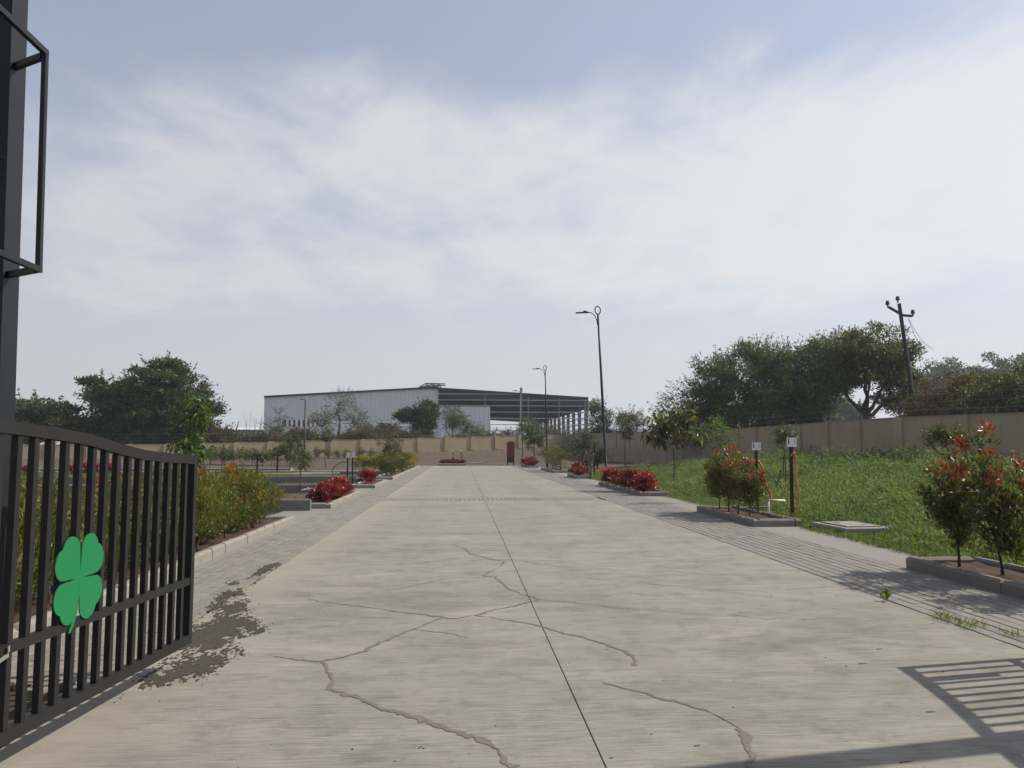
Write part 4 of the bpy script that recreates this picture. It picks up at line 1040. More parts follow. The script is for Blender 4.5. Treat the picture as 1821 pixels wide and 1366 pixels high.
# ------------------------------------------------------------------ shrubs in the planters
# left hedge
H1 = [make_shrub('hedge_shrub', 100 + k, 1.16 + 0.05 * k, 0.52, 0.10, 84, 62, 0.085, 0.022, M_HEDGE, M_BARK, 0.014, 3, 0.17, 0.46, 0.38, 0.8, 0.55, 0.6, 0.10) for k in range(3)]
ys_ = np.linspace(3.9, 15.9, 16); used = [False] * 3
for i, y in enumerate(ys_):
    k = i % 3; sc = random.uniform(0.86, 1.06)
    put(H1[k], used[k], (-4.12 + random.uniform(-.08, .08), y + random.uniform(-.08, .08), 0.06), random.uniform(0, 6.28), sc,
        f'yellow-green hedge shrub in the long left planter, {ORD[15 - i]} from its far end', 'hedge shrubs behind the left gate'); used[k] = True
# red-leaved bushes
RB = [make_shrub('red_bush', 200 + k, 0.80 + 0.06 * k, 0.46, 0.08, 34, 30, 0.19, 0.06, M_REDL, M_BARK, 0.012, 3, 0.15, 0.42, 0.3, 0.9, 0.5, 0.55) for k in range(3)]
used = [False] * 3
def red(i, x, y, s, label):
    k = i % 3; put(RB[k], used[k], (x, y, 0.06), random.uniform(0, 6.28), (s * 0.76, s * 0.76, s * 0.63), label, 'red-leaved bushes'); used[k] = True
for i, y in enumerate(np.linspace(22.0, 26.3, 7)): red(i, -3.9 + random.uniform(-.08, .08), y, random.uniform(.92, 1.12), f'red-leaved bush in the left planter, {ORD[i]} from its near end')
red(1, -3.85, 32.6, 1.15, 'round red-leaved bush alone in the short left planter')
for i, y in enumerate((26.2, 27.5, 28.7, 30.2, 31.6, 32.6)): red(i + 2, 6.4 + random.uniform(-.08, .08), y, random.uniform(.95, 1.25), f'red-leaved bush in the long right planter, {ORD[i]} from its near end')
red(0, 6.42, 41.7, 1.35, 'dome-shaped red bush alone in the small right planter')
for i, y in enumerate((64.2, 65.6, 67.0, 68.6)): red(i, 5.9, y, 1.35, f'red bush in the far right planter beside the cabinet, {ORD[i]} from its near end')
for i, x in enumerate(np.linspace(-1.8, 0.2, 5)): red(i, x, 73.9, random.uniform(.8, 1.0), f'red bush in the planter at the road end, {ORD[i]} from the left')
for i, (px, py) in enumerate(((48, 846), (128, 846), (150, 844), (178, 843), (200, 844))):
    q = gp(px, py); red(i, q.x, q.y, random.uniform(.95, 1.2), f'far red bush seen through the gate bars above the lawn, {ORD[i]} from the left')
# orange-tipped shrubs in the second right planter
OS = [make_leader_shrub('orange_tipped_shrub', 300 + k, 1.52 + 0.08 * k, 0.50, 0.32, 11, 9, 44, 0.080, 0.028, M_ORANGE, M_BARKD, 0.016, 0.15, 0.51, 0.26, 0.55, 0.05) for k in range(2)]
used = [False] * 2
for i, (y, s, lb) in enumerate(((16.95, 0.86, 'lowest orange-tipped shrub at the near end of the second right planter'), (17.65, 0.98, 'orange-tipped shrub next to the near end of the second right planter'),
                                (18.3, 1.06, 'tallest orange-topped shrub in the second right planter'), (18.95, 0.94, 'orange-tipped shrub at the far end of the second right planter'))):
    put(OS[i % 2], used[i % 2], (6.43, y, 0.06), random.uniform(0, 6.28), s, lb, 'orange-tipped shrubs'); used[i % 2] = True
# near right: looser red-tipped shrubs on bare stems
NS = [make_leader_shrub('red_tipped_shrub', 330 + k, h, rx, 0.26, nl, 9, 28, 0.092, 0.033, M_ORANGE, M_BARKD, 0.017, 0.125, 0.38, 0.50, 0.42, 0.05) for k, (h, rx, nl) in enumerate(((1.60, 0.42, 10), (1.90, 0.50, 12), (1.50, 0.48, 10)))]
for o, (x, y), lb in zip(NS, ((6.40, 9.65), (6.47, 8.95), (6.50, 8.05)), ('red-tipped shrub on a bare stem, farthest in the near right planter', 'tallest red-tipped shrub on a bare stem in the near right planter', 'red-tipped shrub cut off by the right edge of the picture')):
    put(o, False, (x, y, 0.07), random.uniform(0, 6.28), 1.0, lb, 'red-tipped shrubs')
# far-left planter: mixed shrubs
used = [False] * 3; HS = [make_shrub('mixed_shrub', 360 + k, 1.35, 0.55, 0.12, 34, 40, 0.12, 0.035, m, M_BARK, 0.014, 2, 0.2, t, tt, 0.7, 0.5, 0.6, 0.3) for k, (m, t, tt) in enumerate(((M_HEDGE, 0.25, 0.2), (M_ORANGE, 0.35, 0.4), (M_YELLOW, 0.5, 0.2)))]
for i, (y, k, s) in enumerate(((41.0, 0, .95), (43.2, 0, 1.05), (45.5, 1, 1.05), (48.0, 0, 1.1), (50.6, 1, 1.15), (53.5, 2, 1.05), (57.0, 2, 1.1), (60.5, 2, 1.0), (63.5, 2, 0.95))):
    put(HS[k], used[k], (-3.95, y, 0.06), random.uniform(0, 6.28), s, f'{["green", "orange-topped", "yellow-green"][k]} shrub in the farthest left planter, {ORD[i]} from its near end', 'shrubs in the farthest left planter'); used[k] = True
BS = make_shrub('brownish_shrub', 380, 1.9, 0.8, 0.35, 40, 40, 0.11, 0.035, M_HEDGE, M_BARK, 0.02, 2, 0.25, 0.28, 0.3, 0.6, 0.5, 0.6, 0.2)
used = [False]
for i, y in enumerate((51.0, 53.3, 55.8)):
    put(BS, used[0], (6.45, y, 0.06), random.uniform(0, 6.28), (0.95, 0.95, 0.9), f'olive-brown shrub at the second lamp post, {ORD[i]} from the near end', 'olive-brown shrubs'); used[0] = True

# ------------------------------------------------------------------ shrub rows on the left plots
SR = [make_shrub('low_shrub', 400 + k, 1.05, 0.5, 0.12, 22, 34, 0.12, 0.04, m, M_BARK, 0.014, 2, 0.2, t, 0.2, 0.7, 0.5, 0.6) for k, (m, t) in enumerate(((M_HEDGE, 0.25), (M_MIDT, 0.5), (M_YELLOW, 0.55)))]
used = [False] * 3
rows = [(px, 829, 0) for px in (352, 372, 395, 413, 432, 450, 468, 486, 508, 524)] + [(px, 824, 1) for px in (563, 582, 600, 614, 640, 660)] + [(px, 836, 2) for px in (636, 646, 657, 667, 678)]
cnt = [0, 0, 0]; dsc = ['olive shrub in the far left row before the wall', 'dark green shrub in the row behind the cross path', 'yellow shrub in the row beside the paired posts']
for px, py, k in rows:
    q = gp(px, py); s = random.uniform(0.85, 1.15) * (1.35 if k == 0 else 1.1)
    put(SR[k], used[k], (q.x, q.y, float(gz(q.x, q.y)) - 0.02), random.uniform(0, 6.28), s, f'{dsc[k]}, {ORD[cnt[k]]} from the left', 'low shrub rows on the left plots'); used[k] = True; cnt[k] += 1

# ------------------------------------------------------------------ saplings
def sapling(px, py, h, label, seed, crown, leaf_mat, L=0.14, Wd=0.05, nc=26, per=34, cr=0.22, tr=0.025, Y=None, tint=0.45, up=0.1, droop=0.25, lean=(0, 0)):
    q = gp(px, py) if Y is None else at(px, py, Y)
    t = make_tree('sapling', seed, h * 0.62, [(*(c[i] * (1 if i != 2 else 1) for i in range(6)),) for c in crown], nc, cr, per, L, Wd, leaf_mat, M_BARK, tr, lean, min(3, len(crown)), up=up, tint=tint, droop=droop)
    t.location = (q.x, q.y, float(gz(q.x, q.y))); t.rotation_euler = (0, 0, 0); tag(t, label, 'sapling'); return t
s_ = gp(343, 905)
t = make_tree('sapling', 500, 1.35, [(0.02, 0, 2.15, 0.30, 0.30, 0.55), (-0.05, 0, 1.6, 0.34, 0.32, 0.34)], 34, 0.16, 22, 0.14, 0.042, M_BRIGHT, M_BARKP, 0.018, (0.02, 0), 2, tint=0.55, droop=0.45, up=-0.2)
t.location = (-5.02, 14.9, -0.03); tag(t, 'bright green drooping-leaved sapling right at the end of the gate leaf', 'sapling')
sapling(515, 838, 2.4, 'dark round-headed sapling on the left beneath the warehouse, left of the slim lamp', 510, [(0, 0, 1.95, 0.95, 0.9, 0.6), (-0.7, 0, 1.45, 0.5, 0.5, 0.3)], M_TREE, 0.16, 0.06, 40, 40, 0.26, 0.04)
sapling(579, 832, 3.0, 'bright-topped sapling in front of the far wall, left plots', 511, [(0, 0, 2.75, 0.75, 0.7, 0.6)], M_BRIGHT, 0.16, 0.06, 26, 40, 0.25, 0.04, tint=0.45)
sapling(694, 842, 3.0, 'tall loose green sapling behind the farthest left planter', 512, [(0, 0, 2.0, 0.95, 0.9, 0.8), (0.2, 0, 1.3, 0.8, 0.8, 0.6)], M_MIDT, 0.15, 0.05, 46, 36, 0.28, 0.04)
sapling(395, 838, 2.4, 'sparse sapling with flat top in front of the left wall', 513, [(0, 0, 1.6, 0.7, 0.6, 0.25), (0.2, 0, 1.2, 0.7, 0.6, 0.2)], M_TREE, 0.15, 0.05, 18, 26, 0.2, 0.035)
sapling(535, 877, 1.7, 'thin young sapling between two dark dividers on the left', 514, [(0, 0, 1.05, 0.35, 0.35, 0.45)], M_MIDT, 0.1, 0.035, 18, 18, 0.16, 0.022)
sapling(543, 842, 1.9, 'bushy green sapling just right of the dark round-headed one', 515, [(0, 0, 1.1, 0.6, 0.6, 0.55)], M_TREE, 0.14, 0.05, 26, 34, 0.22, 0.03, tint=.6)
# right plots
q = gp(1198, 873)
alm = make_tree('sapling', 520, 1.75, [(-0.1, 0, 2.55, 0.75, 0.7, 0.45), (-0.62, 0, 2.15, 0.45, 0.45, 0.3), (0.75, 0, 2.15, 0.75, 0.5, 0.16), (0.35, 0, 2.85, 0.5, 0.45, 0.35), (-0.6, 0.1, 2.9, 0.4, 0.4, 0.3)], 54, 0.26, 9, 0.30, 0.13, M_ALMOND, M_BARK, 0.030, (0.0, 0), 5, tint=0.5, droop=0.55, up=0.0, tint_sd=0.22)
alm.location = (q.x, q.y, -0.03); tag(alm, 'big-leaved almond sapling on a thin trunk standing in the weeds', 'sapling')
q = gp(1287, 900); fl = make_tree('sapling', 521, 1.7, [(0.05, 0, 2.2, 0.42, 0.4, 0.55), (0.3, 0, 1.95, 0.35, 0.3, 0.25)], 26, 0.2, 14, 0.13, 0.04, M_BRIGHT, M_BARK, 0.018, (0.03, 0), 2, tint=0.6, droop=0.4)
fl.location = (7.6, 22.5, -0.03); tag(fl, 'light slender sapling rising behind the orange-tipped shrubs', 'sapling')
sapling(1112, 815, 3.4, 'small dark lollipop sapling in front of the shaded wall', 522, [(0.1, 0, 3.3, 0.75, 0.7, 1.1)], M_TREE, 0.17, 0.06, 34, 36, 0.3, 0.05, Y=62, tint=.5)
sapling(951, 826, 4.0, 'leafy sapling in front of the far wall between second and third lamps', 523, [(0, 0, 2.6, 1.1, 1.0, 1.5)], M_TREE, 0.2, 0.07, 54, 38, 0.36, 0.06, Y=72, tint=.62)
sapling(1250, 818, 2.6, 'dark sapling close to the shaded wall behind the orange-tipped shrubs', 524, [(0, 0, 2.2, 0.6, 0.6, 0.8)], M_TREE, 0.15, 0.05, 26, 32, 0.26, 0.04, Y=48, tint=.4)
q = at(1705, 860, 21); tp = make_tree('sapling', 525, 1.5, [(-0.15, 0, 2.12, 0.42, 0.38, 0.26), (0.32, 0, 2.2, 0.3, 0.32, 0.24)], 40, 0.15, 34, 0.10, 0.035, M_TREE, M_BARKD, 0.03, (0.15, 0), 2, tint=0.62)
tp.location = (13.6, 21.0, float(gz(13.6, 21)) - 0.3); tag(tp, 'dark flat-topped sapling behind the near red-tipped shrubs', 'sapling')
q = at(1395, 830, 26); tp = make_tree('sapling', 526, 1.7, [(0, 0, 2.1, 0.5, 0.4, 0.3)], 18, 0.2, 24, 0.12, 0.04, M_TREE, M_BARKD, 0.025, (0.0, 0), 1, tint=0.4)
tp.location = (q.x, q.y, float(gz(q.x, q.y)) - 0.05); tag(tp, 'small dark sapling just behind the nearest white board', 'sapling')
for i, (px, Y, h, w, lb) in enumerate(((1035, 66, 3.6, 2.0, 'big dark spreading bush against the shaded wall corner'), (1062, 60, 1.6, 1.0, 'low dark bush right of the first lamp post'))):
    q = at(px, 815, Y); b = make_tree('wall_bush', 530 + i, h * 0.3, [(-0.2 * w, 0, h * 0.45, w * 0.8, w * 0.7, h * 0.35), (0.25 * w, 0, h * 0.7, w * 0.55, w * 0.5, h * 0.3)], 60, 0.45, 40, 0.2, 0.07, M_TREE, M_BARKD, 0.06, (0, 0), 2, tint=0.35)
    b.location = (q.x, q.y, float(gz(q.x, q.y))); tag(b, lb, 'bush')
# pale dead stalks by the first lamp post
q = gp(1050, 852)
ds = thing('dead_plant', (q.x, q.y, -0.02), 'pale dry stalks standing left of the first lamp post', 'dead plant')
mb = MB()
for k in range(9):
    a = random.uniform(-0.5, 0.5); mb.tube([(random.uniform(-.15, .15), 0, -0.05), (a * 0.3, random.uniform(-.2, .2), 0.7), (a * 0.8, random.uniform(-.3, .3), 1.25), (a * 1.3, 0, 1.4 + random.uniform(-.3, .2))], [0.02, 0.016, 0.012, 0.02], 5)
mb.build('stalks', M_BARKP, ds)
for px, lb in ((1046, 'left dark stake among the pale stalks'), (1057, 'right dark stake among the pale stalks')):
    q = gp(px, 848); st = thing('stake', (q.x, q.y, -.03), lb, 'stake'); MB().tube([(0, 0, -0.05), (0, 0, 1.75)], 0.045, 6).build('rod', M_BLACK, st)

# ------------------------------------------------------------------ trees beyond the wall
def place(t, x, y, label, cat='tree', z=None, group=None):
    t.location = (x, y, float(gz(x, y)) if z is None else z); tag(t, label, cat, group); return t
place(make_tree('rain_tree', 600, 3.2, [(0.5, 0, 7.6, 4.6, 4.5, 2.6), (3.6, 0, 5.6, 3.0, 3.5, 2.4), (-3.6, 0, 6.2, 3.8, 3.5, 2.2), (1.0, 0, 9.6, 2.2, 2.4, 1.0), (-0.5, 0, 4.6, 4.5, 4, 1.8), (-6.3, 0, 8.2, 2.2, 1.8, 0.6), (-5.2, 0, 6.6, 1.8, 1.6, 0.6), (2.0, 0, 3.4, 4.6, 4, 1.9), (-4.2, 0, 3.4, 3.6, 3.4, 1.5), (0, 0, 2.0, 5.0, 3.5, 1.2)],
      520, 0.95, 80, 0.50, 0.18, M_TREE, M_BARKD, 0.42, (0.4, 0), 6, flat=0.42, tint=0.5, spikes=170, spike_len=1.7), -33.3, 86.5, 'broad dark rain tree on the left above the gate')
place(make_tree('rain_tree', 601, 2.2, [(0, 0, 4.6, 3.6, 3, 1.8), (3.8, 0, 5.0, 3.0, 2.5, 1.4), (-2.8, 0, 5.2, 2.2, 2, 1.4), (1, 0, 2.8, 5.5, 3, 1.4), (6, 0, 3.0, 3, 3, 1.4)], 210, 0.95, 75, 0.48, 0.19, M_MIDT, M_BARKD, 0.28, (0, 0), 4, flat=0.5, tint=0.32, spikes=90, spike_len=1.4), -47.5, 86.0, 'lower spreading tree left of the rain tree by the post')
place(make_tree('rain_tree', 602, 2.2, [(0, 0, 4.2, 4.2, 3, 2.0), (-3, 0, 3.6, 3.6, 3, 1.6)], 150, 1.0, 70, 0.5, 0.2, M_TREE, M_BARKD, 0.28, (0, 0), 3, flat=0.5, tint=0.4), -57, 90.0, 'dark tree partly hidden behind the tall left post')
# acacia thicket right
ac = [(0, 0, 6.0, 4.2, 4, 3.4), (-3.6, 0, 4.6, 3.4, 3.4, 2.8), (3.6, 0, 7.0, 3.4, 3.5, 3.0), (1.2, 0, 8.6, 2.6, 2.6, 1.6), (-2.0, 0, 7.6, 2.4, 2.4, 1.4), (-5.6, 0, 3.4, 2.2, 2.4, 1.8), (0.5, 0, 3.2, 4.6, 3.5, 1.6), (4.6, 0, 4.6, 2.6, 3, 1.8)]
place(make_tree('acacia_tree', 610, 1.6, ac, 480, 0.84, 96, 0.36, 0.082, M_ACACIA, M_BARKD, 0.30, (1.5, 0), 6, flat=0.8, tint=0.42, spikes=420, spike_len=1.25, shell=0.5), 23.6, 62.5, 'wide dark thorny acacia, leftmost of the big trees behind the right wall')
place(make_tree('acacia_tree', 611, 2.6, [(0, 0, 7.4, 3.2, 3.2, 3.0), (1.8, 0, 9.2, 2.2, 2.2, 1.6), (-1.5, 0, 5.2, 2.6, 2.6, 2.2)], 210, 0.8, 92, 0.36, 0.08, M_ACACIA, M_BARKD, 0.32, (-0.6, 0), 3, flat=0.8, tint=0.5, spikes=230, spike_len=1.3), 30.2, 63.0, 'dark acacia in the middle of the group behind the right wall')
place(make_tree('round_tree', 612, 3.9, [(0.1, 0, 9.0, 2.9, 2.8, 1.9), (-1.9, 0, 8.2, 1.8, 1.9, 1.5), (2.2, 0, 7.7, 1.9, 2.0, 1.9), (0.2, 0, 7.0, 2.4, 2.4, 1.2), (2.5, 0, 5.9, 1.5, 1.6, 1.5), (-2.4, 0, 6.3, 1.5, 1.6, 1.3), (1.2, 0, 4.8, 1.2, 1.2, 0.8)], 260, 0.62, 88, 0.26, 0.10, M_MIDT, M_BARKD, 0.30, (-0.7, 0), 5, flat=0.75, tint=0.42, shell=0.4), 31.6, 57.0, 'round-crowned tree with bare forked trunk left of the utility pole')
# brown dry thicket at right
for i, (px, py, Y, w, h, m, lb) in enumerate(((1655, 740, 47, 2.2, 3.6, M_DRY, 'brown dry bush just right of the utility pole'), (1690, 735, 45, 2.5, 4.8, M_DRY, 'tall brown dry bush behind the right wall, left of centre'),
        (1735, 735, 43, 2.2, 3.2, M_DRY, 'brown thicket bush in the middle behind the right wall'), (1775, 730, 41, 2.2, 4.3, M_MIDT, 'olive thicket bush behind the right wall near the edge'), (1815, 730, 40, 2.4, 5.0, M_MIDT, 'olive-yellow bush at the right picture edge'),
        (1800, 700, 52, 3.0, 5.0, M_BRIGHT, 'green rounded bush behind the thicket at the right edge'), (1480, 745, 62, 1.8, 2.2, M_DRY, 'small dry bush under the acacia trunks'), (1575, 742, 52, 1.6, 1.9, M_DRY, 'low dry bush at the foot of the round-crowned tree'))):
    q = at(px, py, Y); z = float(gz(21, Y)) + 0.6
    r_ = np.random.default_rng(640 + i)
    b = make_tree('dry_bush' if m is M_DRY else 'thicket_bush', 640 + i, h * 0.3, [(0, 0, h * 0.62, w, w, h * 0.5), (-w * 0.5, 0, h * 0.45, w * 0.8, w * 0.8, h * 0.4), (w * 0.4, 0, h * 0.85, w * 0.6, w * 0.6, h * 0.3)], int(62 * w), 0.55, 80, 0.22, 0.085, m, M_BARKP if m is M_DRY else M_BARKD, 0.07, (0, 0), 3, tint=0.42, spikes=50, spike_len=0.8)
    place(b, q.x, q.y, lb, 'bush', z)
# hazy far trees at right
for i, (px, Y, h, w, lb) in enumerate(((1662, 190, 23, 7, 'hazy far tree just right of the utility pole'), (1690, 200, 27, 7.5, 'hazy far tree with rounded top above the dry thicket'), (1738, 215, 26, 9, 'hazy far tree right of the round far top'), (1785, 205, 28, 10, 'tallest hazy far tree near the right edge'), (1830, 200, 27, 10, 'hazy far tree at the right edge'),
        (1440, 170, 11, 6, 'hazy tree glimpsed under the acacia crowns'), (1500, 180, 13, 6, 'hazy pointed tree seen beside the forked trunk'))):
    q = at(px, 760, Y); t = make_tree('far_tree', 660 + i, h * 0.35, [(0, 0, h * 0.72, w * 0.9, w * 0.9, h * 0.26), (-w * 0.5, 0, h * 0.55, w * 0.7, w * 0.7, h * 0.22), (w * 0.5, 0, h * 0.6, w * 0.7, w * 0.7, h * 0.22)], 140, 1.8, 60, 0.85, 0.45, M_TREE, M_BARKD, 0.5, (0, 0), 3, tint=0.4)
    place(t, q.x, q.y, lb, 'tree', 0.4)
# trees between far wall and warehouse
def far_plant(name, px, Y, crown, trunk_h, n, cr, per, L, Wd, m, bark, tr, label, seed, spikes=0, lean=(0, 0), cat='tree', tint=0.45, limbs=None, flat=.75):
    q = at(px, 780, Y)
    return place(make_tree(name, seed, trunk_h, crown, n, cr, per, L, Wd, m, bark, tr, lean, min(4, len(crown) + 1), tint=tint, spikes=spikes, spike_len=1.3, n_limbs=limbs, flat=flat), q.x, q.y, label, cat, 0.55)
far_plant('bare_tree', 604, 112, [(0.2, 0, 7.2, 2.2, 2, 2.2), (-2.0, 0, 5.0, 2.4, 2, 1.6), (2.3, 0, 5.2, 1.7, 2, 1.4)], 2.6, 130, 0.8, 30, 0.24, 0.08, M_MIDT, M_BARK, 0.22, 'half-bare thorny tree in front of the pale warehouse cladding', 700, 90, tint=0.5)
far_plant('vine_tree', 747, 108, [(0.7, 0, 5.6, 2.0, 1.8, 2.0), (-1.9, 0, 5.6, 1.9, 1.6, 0.8), (0.3, 0, 3.2, 1.5, 1.5, 2.2)], 2.4, 220, 0.68, 80, 0.34, 0.16, M_TREE, M_BARKD, 0.25, 'dark creeper-covered tree near the warehouse ridge', 701, 20, tint=0.42)
far_plant('thorn_tree', 804, 112, [(0, 0, 5.4, 1.9, 1.8, 2.0), (1.2, 0, 4.2, 1.4, 1.4, 1.2)], 2.0, 90, 0.7, 34, 0.3, 0.08, M_ACACIA, M_BARKD, 0.18, 'feathery dark tree right of the creeper-covered tree', 702, 50)
far_plant('dark_bush', 690, 106, [(0, 0, 2.8, 2.3, 2, 1.6), (1.8, 0, 2.2, 1.6, 1.5, 1.2)], 1.0, 100, 0.65, 50, 0.3, 0.1, M_TREE, M_BARKD, 0.15, 'dark low bush left of the creeper-covered tree', 703, 20, cat='bush', tint=0.35)
far_plant('thorn_tree', 842, 112, [(0, 0, 3.0, 1.7, 1.6, 1.4)], 1.2, 60, 0.6, 34, 0.28, 0.08, M_MIDT, M_BARKD, 0.12, 'small olive tree before the low cladding panel', 704, 40)
far_plant('thorn_tree', 940, 122, [(0, 0, 4.4, 1.8, 1.6, 1.6), (0.6, 0, 2.6, 1.8, 1.6, 1.2)], 1.8, 90, 0.7, 34, 0.3, 0.09, M_ACACIA, M_BARKD, 0.16, 'dark tree seen against the open warehouse frame', 705, 30)
far_plant('wild_tree', 1068, 98, [(0, 0, 5.0, 1.7, 1.6, 1.8), (0.6, 0, 3.0, 2.0, 1.8, 1.4), (-0.6, 0, 6.4, 1.0, 1, 0.9)], 2.0, 120, 0.62, 46, 0.3, 0.10, M_TREE, M_BARKD, 0.18, 'dark ragged tree just left of the first lamp post', 706, 30, tint=0.4)
far_plant('wild_tree', 1122, 96, [(0, 0, 4.4, 2.0, 1.6, 1.2)], 2.0, 70, 0.6, 30, 0.28, 0.09, M_DRY, M_BARK, 0.14, 'brown wispy tree right of the first lamp post', 707, 40)
far_plant('young_tree', 490, 100, [(0, 0, 3.2, 1.8, 1.6, 1.6), (0.6, 0, 5.0, 0.5, 0.5, 0.9)], 1.6, 60, 0.6, 22, 0.25, 0.07, M_MIDT, M_BARK, 0.12, 'thin half-bare tree below the louvred corner of the warehouse', 708, 50)
far_plant('thorn_tree', 655, 104, [(0, 0, 2.6, 2.2, 1.8, 1.5)], 1.0, 70, 0.6, 50, 0.3, 0.1, M_MIDT, M_BARKD, 0.12, 'olive tree between the half-bare tree and the dark low bush', 712, 40)
far_plant('dark_bush', 540, 103, [(0, 0, 2.0, 1.8, 1.6, 1.2)], 0.8, 60, 0.6, 50, 0.3, 0.1, M_TREE, M_BARKD, 0.12, 'dark bush behind the slim lamp post on the far wall', 713, 20, cat='bush')
far_plant('dark_bush', 412, 100, [(0, 0, 1.9, 2.4, 1.6, 1.1)], 0.8, 60, 0.6, 50, 0.3, 0.1, M_TREE, M_BARKD, 0.12, 'dark green bush on the far wall right of the rain tree', 714, 20, cat='bush')
far_plant('thorn_tree', 985, 110, [(0, 0, 2.6, 2.0, 1.6, 1.5)], 1.0, 60, 0.6, 46, 0.3, 0.09, M_MIDT, M_BARKD, 0.12, 'olive tree at the wall corner below the open frame', 715, 40)
far_plant('thorn_tree', 910, 112, [(0, 0, 2.4, 2.2, 1.6, 1.3)], 1.0, 60, 0.6, 46, 0.3, 0.09, M_DRY, M_BARKD, 0.12, 'brown bush before the open warehouse bay, left of the third lamp', 716, 40, cat='bush')
far_plant('young_tree', 870, 108, [(0, 0, 2.2, 2.4, 1.6, 1.2)], 1.0, 60, 0.6, 36, 0.28, 0.08, M_MIDT, M_BARKD, 0.1, 'olive bush behind the far wall right of the low panel', 709, 30, cat='bush')
# dead trees
def dead_tree(px, Y, limbs, label, bark):
    q = at(px, 775, Y); root = thing('dead_tree', (q.x, q.y, 0.5), label, 'tree'); tm = MB()
    for pts, r0, r1 in limbs: tm.tube(pts, np.linspace(r0, r1, len(pts)), 6)
    tm.build('trunk', bark, root)
dead_tree(560, 104, [([(1.2, 0, -.3), (0.6, 0, 1.8), (0.0, 0, 3.6), (-0.5, 0, 4.6), (-1.0, 0, 5.3)], 0.2, 0.06), ([(0.0, 0, 3.6), (0.3, 0, 4.0)], 0.1, 0.04), ([(-0.5, 0, 4.6), (-0.3, 0, 5.1)], 0.07, 0.03)], 'bare reddish dead trunk leaning left before the cladding', M_BARKP)
dead_tree(432, 104, [([(0, 0, -.3), (-0.4, 0, 1.8), (-0.9, 0, 3.4), (-0.6, 0, 4.6)], 0.16, 0.05), ([(1.2, 0, 0), (1.5, 0, 1.6), (2.2, 0, 3.6), (2.4, 0, 5.4)], 0.08, 0.02)] + [([(0.2 + 0.3 * k, 0, 1.6), (0.2 + 0.35 * k + random.uniform(-.3, .3), 0, 3.4), (0.1 + 0.4 * k, 0, 5.2 + random.uniform(-.5, 1.2))], 0.04, 0.012) for k in range(5)], 'thin black dead tree against the sky left of the warehouse', M_BARKD)
# dry scrub along the wall, one bush each
DB = [make_tree('scrub_bush', 720 + k, 0.7, [(0, 0, 1.5, 1.6, 1.3, 0.95), (0.9, 0, 1.2, 1.2, 1.2, 0.8)], 80, 0.55, 60, 0.28, 0.10, m, M_BARK, 0.06, (0, 0), 3, tint=0.42, spikes=30, spike_len=0.8) for k, m in enumerate((M_DRY, M_MIDT, M_DRY))]
TENS = ['', 'twenty', 'thirty', 'forty']
def pos_word(n):
    w = ORD + ['nineteenth', 'twentieth']
    if n < 20: return w[n]
    t, u = divmod(n + 1, 10)
    return (TENS[t - 1] + '-' + ORD[u - 1]) if u else TENS[t - 1][:-1] + 'ieth'
used = [False] * 3; kinds = ['brown dry', 'olive', 'rusty dry']; n_by = {}
for i, px in enumerate(list(range(372, 760, 20)) + list(range(772, 1030, 22)) + [1085, 1105, 1140, 1160, 1180]):
    k = 1 if (400 < px < 430 or px > 780 and i % 2 == 0) else (0 if i % 3 else 2)
    Y = wall_far_y((px - 820) / 1368 * 92) + random.uniform(3, 6) if px < 1030 else 92 + random.uniform(-8, 2)
    q = at(px + random.uniform(-5, 5), 780, Y); s = random.uniform(0.8, 1.25) * (1.0 if px < 760 else 0.85)
    n_by[px < 1030] = n_by.get(px < 1030, -1) + 1; n = n_by[px < 1030]
    lb = f'{kinds[k]} scrub bush above the far wall, {pos_word(n)} from the left' if px < 1030 else f'{kinds[k]} scrub bush above the shaded wall, {ORD[n]} from the corner'
    put(DB[k], used[k], (q.x, q.y, 0.75), random.uniform(0, 6.28), s, lb, 'scrub bushes beyond the wall'); used[k] = True

